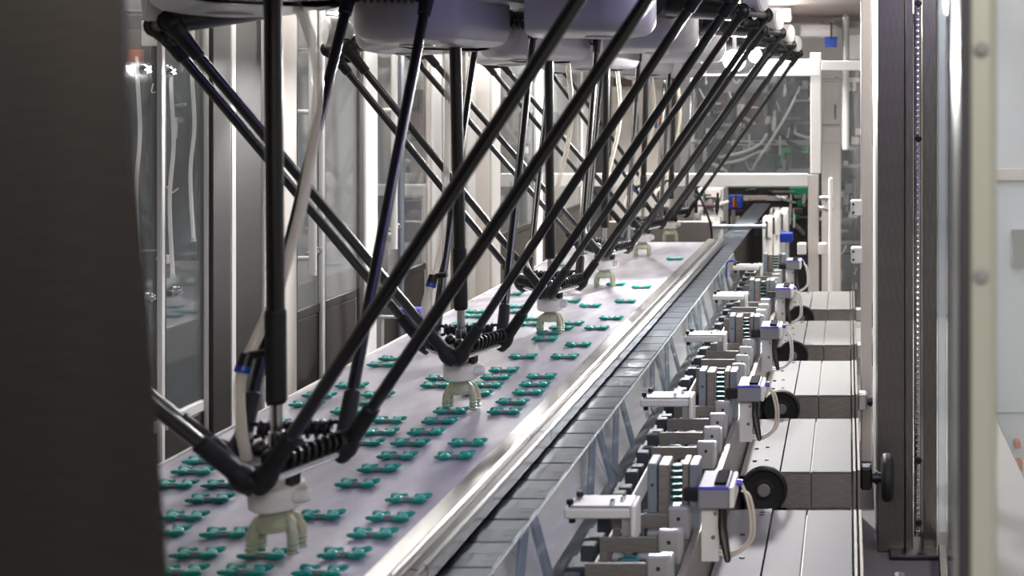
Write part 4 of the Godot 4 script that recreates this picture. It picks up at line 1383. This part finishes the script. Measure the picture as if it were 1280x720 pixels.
	# right of the end frame
	cabinet("wall_cabinet", "beige wall cabinet between the end frame and the hanging tube", "cabinet", 1027, 98, 1051, 182, 7.4, 0.3, M.cream, 1, 0.0, [["joint_strip", 1028, 155, 1050, 157, M.grey, 0.02], ["lower_panel", 1028, 160, 1050, 178, M.cream, 0.024]])
	var dark_rack := cabinet("dark_rack", "dark rack of small parts behind the hanging tube and the hinge post", "rack", 1024, 183, 1090, 400, 8.2, 0.4, M.dark, 3, 0.0, [["grey_shelf", 1046, 205, 1088, 209, M.grey, 0.08], ["pale_unit", 1046, 238, 1056, 256, M.cream, 0.10], ["blue_unit", 1056, 228, 1066, 240, M.bluegrey, 0.12], ["grey_shelf", 1046, 300, 1088, 303, M.grey, 0.08], ["blue_panel", 1044, 316, 1070, 352, M.block, 0.06], ["pale_unit", 1048, 262, 1052, 276, M.white, 0.10]])
	clutter(dark_rack, 1028, 188, 1078, 360, 8.2, 40, 7)
	var dark_cabinet := cabinet("dark_cabinet", "dark cabinet at the right behind the hinge post, top half", "cabinet", 1053, 86, 1092, 182, 8.2, 0.4, M.gunmetal, 2, 1.336, [["pale_plate", 1056, 97, 1074, 103, M.cream, 0.04], ["pale_plate", 1064, 171, 1074, 180, M.cream, 0.04]])
	clutter(dark_cabinet, 1054, 90, 1078, 178, 8.3, 18, 8)
	var hang := thing("hanging_tube", "pale rounded tube hanging down at the far right", "tube", at(1057, 188, 6.6))
	var st := begin()
	pill(st, Vector3.ZERO, Vector3(0, 2.17 - hang.position.y, 0), 0.021)
	part("tube", st, M.alu_white, hang)
	st = begin()
	boxab(st, Vector3(0.022, yat(75, 6.6) - hang.position.y, 0.02), Vector3(0.095, yat(43, 6.6) - hang.position.y, -0.05), 0.004)
	part("junction_box", st, M.white, hang)
	for b in [[1026, 6, 1095, 17, 6.9, "upper pale beam crossing at the top right"], [1026, 26, 1095, 35, 6.7, "lower pale beam crossing at the top right"]]:
		st = begin()
		var p := at(b[0], b[3], b[4])
		var q := at(b[2], b[1], b[4])
		boxab(st, p, Vector3(q.x, q.y, q.z - 0.05), 0.004)
		single("roof_beam", st, M.cream, b[5], "beam")
	cabinet("roof_box", "white roof box above the end frame's upright", "box", 1000, 31, 1047, 46, 6.5, 0.3, M.white, 1, -1.0, [["blue_valve", 1031, 46, 1046, 58, M.fit_blue, -0.10]])
	# beyond the glass doors on the left
	var orange_topped_cabinet := cabinet("orange_topped_cabinet", "dark cabinet with orange bands behind the nearest glass doors", "cabinet", 120, 12, 252, 330, 4.5, 0.5, M.gunmetal, 2, 0.0, [["orange_band", 163, 62, 182, 78, M.orange, 0.03], ["orange_band", 205, 14, 252, 24, M.orange, 0.03], ["pale_board", 182, 26, 246, 58, M.cream, 0.03], ["red_tag", 214, 50, 226, 58, M.maroon, 0.05], ["brown_board", 163, 38, 180, 61, M.brown, 0.03]])
	clutter(orange_topped_cabinet, 165, 80, 250, 320, 4.5, 22, 10)
	st = begin()
	var beam := thing("white_crossbeam", "white crossbeam on legs seen through the glass doors in mid wall", "beam", Vector3(xat(460, 6.4), 0, -6.4))
	boxab(st, Vector3(xat(380, 6.4) - beam.position.x, yat(245, 6.4), 0), Vector3(xat(533, 6.4) - beam.position.x, yat(231, 6.4), -0.06), 0.004)
	part("beam", st, M.white, beam)
	for x in [384, 529]:
		st = begin()
		boxab(st, Vector3(xat(x - 3, 6.4) - beam.position.x, 0, -0.005), Vector3(xat(x + 3, 6.4) - beam.position.x, yat(246, 6.4), -0.055), 0.004)
		part("leg", st, M.alu_white, beam)
	var green_lamp_machine := cabinet("green_lamp_machine", "dim machine with a round green sign below the white crossbeam", "machine", 404, 246, 452, 420, 6.9, 0.4, M.gunmetal, 2, 0.0, [["green_sign", 436, 248, 449, 259, M.green, 0.05], ["pale_frame", 421, 252, 432, 256, M.white, 0.05], ["pale_frame", 421, 262, 432, 266, M.white, 0.05], ["pale_post", 409, 248, 420, 290, M.alu_white, 0.04], ["blue_box", 429, 268, 437, 290, M.block, 0.06]])
	clutter(green_lamp_machine, 406, 252, 450, 390, 6.9, 26, 9)
	cabinet("lavender_cabinet", "lavender-grey cabinet below the right end of the white crossbeam", "cabinet", 505, 246, 532, 400, 6.9, 0.4, mat(Color(0.50, 0.49, 0.56), 0.5), 1)
	var pinkish_cabinet := cabinet("pinkish_cabinet", "beige cabinet with a white plate, left of the second robot's shaft", "cabinet", 503, 88, 534, 229, 7.6, 0.4, M.cream, 1, 0.0, [["white_plate", 505, 94, 526, 105, M.white, 0.04], ["dark_block", 506, 112, 530, 138, M.brown, 0.06], ["pink_board", 516, 142, 532, 176, mat(Color(0.55, 0.47, 0.45), 0.6), 0.04]])
	clutter(pinkish_cabinet, 506, 140, 532, 225, 7.6, 8, 11)
	var cols := [M.white, M.bluegrey, M.alu_white, M.green, M.cream, M.alu_white, M.grey, M.cream, M.teal_dark, M.white]
	var rack := thing("tube_rack", "rack of hanging pale and green tubes above the white crossbeam", "tube rack", Vector3(xat(425, 6.6), yat(80, 6.6), -6.6))
	st = begin()
	boxab(st, Vector3(-0.16, -0.02, 0), Vector3(0.16, 0.02, -0.08), 0.004)
	for x in [-0.175, 0.165]:
		boxab(st, Vector3(x - 0.012, -rack.position.y, -0.03), Vector3(x + 0.012, 0.02, -0.055), 0.003)
	part("top_bar", st, M.gunmetal, rack)
	for j in 10:
		st = begin()
		rod(st, Vector3(-0.145 + j * 0.032, -0.68 + 0.12 * ((j * 7) % 4), -0.04), Vector3(-0.145 + j * 0.032, 0.0, -0.04), 0.010 + 0.002 * (j % 3), -1.0, 10)
		part("tube", st, cols[j], rack)
	for h in [[172, 98, 330, "thin pale streak for a reflection in the nearest glass, left of the seam"], [214, 110, 345, "pale wavy streak for a glass reflection right of the seam"], [240, 96, 300, "pale streak for a glass reflection next to the first dark post"]]:  # thin tubes built in place of reflections in the door glass
		var hx: float = h[0]
		pipe("reflection_streak", h[3], "hose", [at(hx - 1, h[1] - 26, 4.48), at(hx, h[1] - 14, 4.0), at(hx, h[1], 3.7), at(hx + 3, lerpf(h[1], h[2], 0.3), 3.72), at(hx - 2, lerpf(h[1], h[2], 0.6), 3.7), at(hx + 2, h[2], 3.68)], 0.006, M.cable_white)
	# pale machine housings that the far glass shows between the posts
	cabinet("tall_housing", "tall pale machine housing in the left aisle behind the white posts", "machine", 538, 70, 646, 400, 8.2, 0.6, M.cream, 2, 0.0, [["dark_window", 560, 100, 580, 180, M.dark, 0.02], ["small_sign", 637, 256, 646, 281, M.paper, 0.03]])
	cabinet("aisle_cabinet", "wide grey cabinet in the left aisle behind the cream post", "cabinet", 256, 60, 400, 420, 5.6, 0.5, M.grey, 3, 0.0)
	# pale block coloured for the whitish glare on the near glass, with orange spots
	cabinet("glare_block", "pale block behind the near glass, coloured for the whitish glare on it", "machine", 1236, -60, 1420, 520, 4.6, 0.6, mat(Color(0.74, 0.76, 0.79), 0.3), 2, 0.0, [["orange_spot", 1267, 548, 1274, 556, M.orange, 0.05], ["orange_spot", 1266, 572, 1276, 584, M.orange, 0.05], ["pale_bar", 1240, 210, 1420, 225, M.cream, 0.04], ["chrome_box", 1262, 285, 1280, 330, M.chrome, 0.06]])
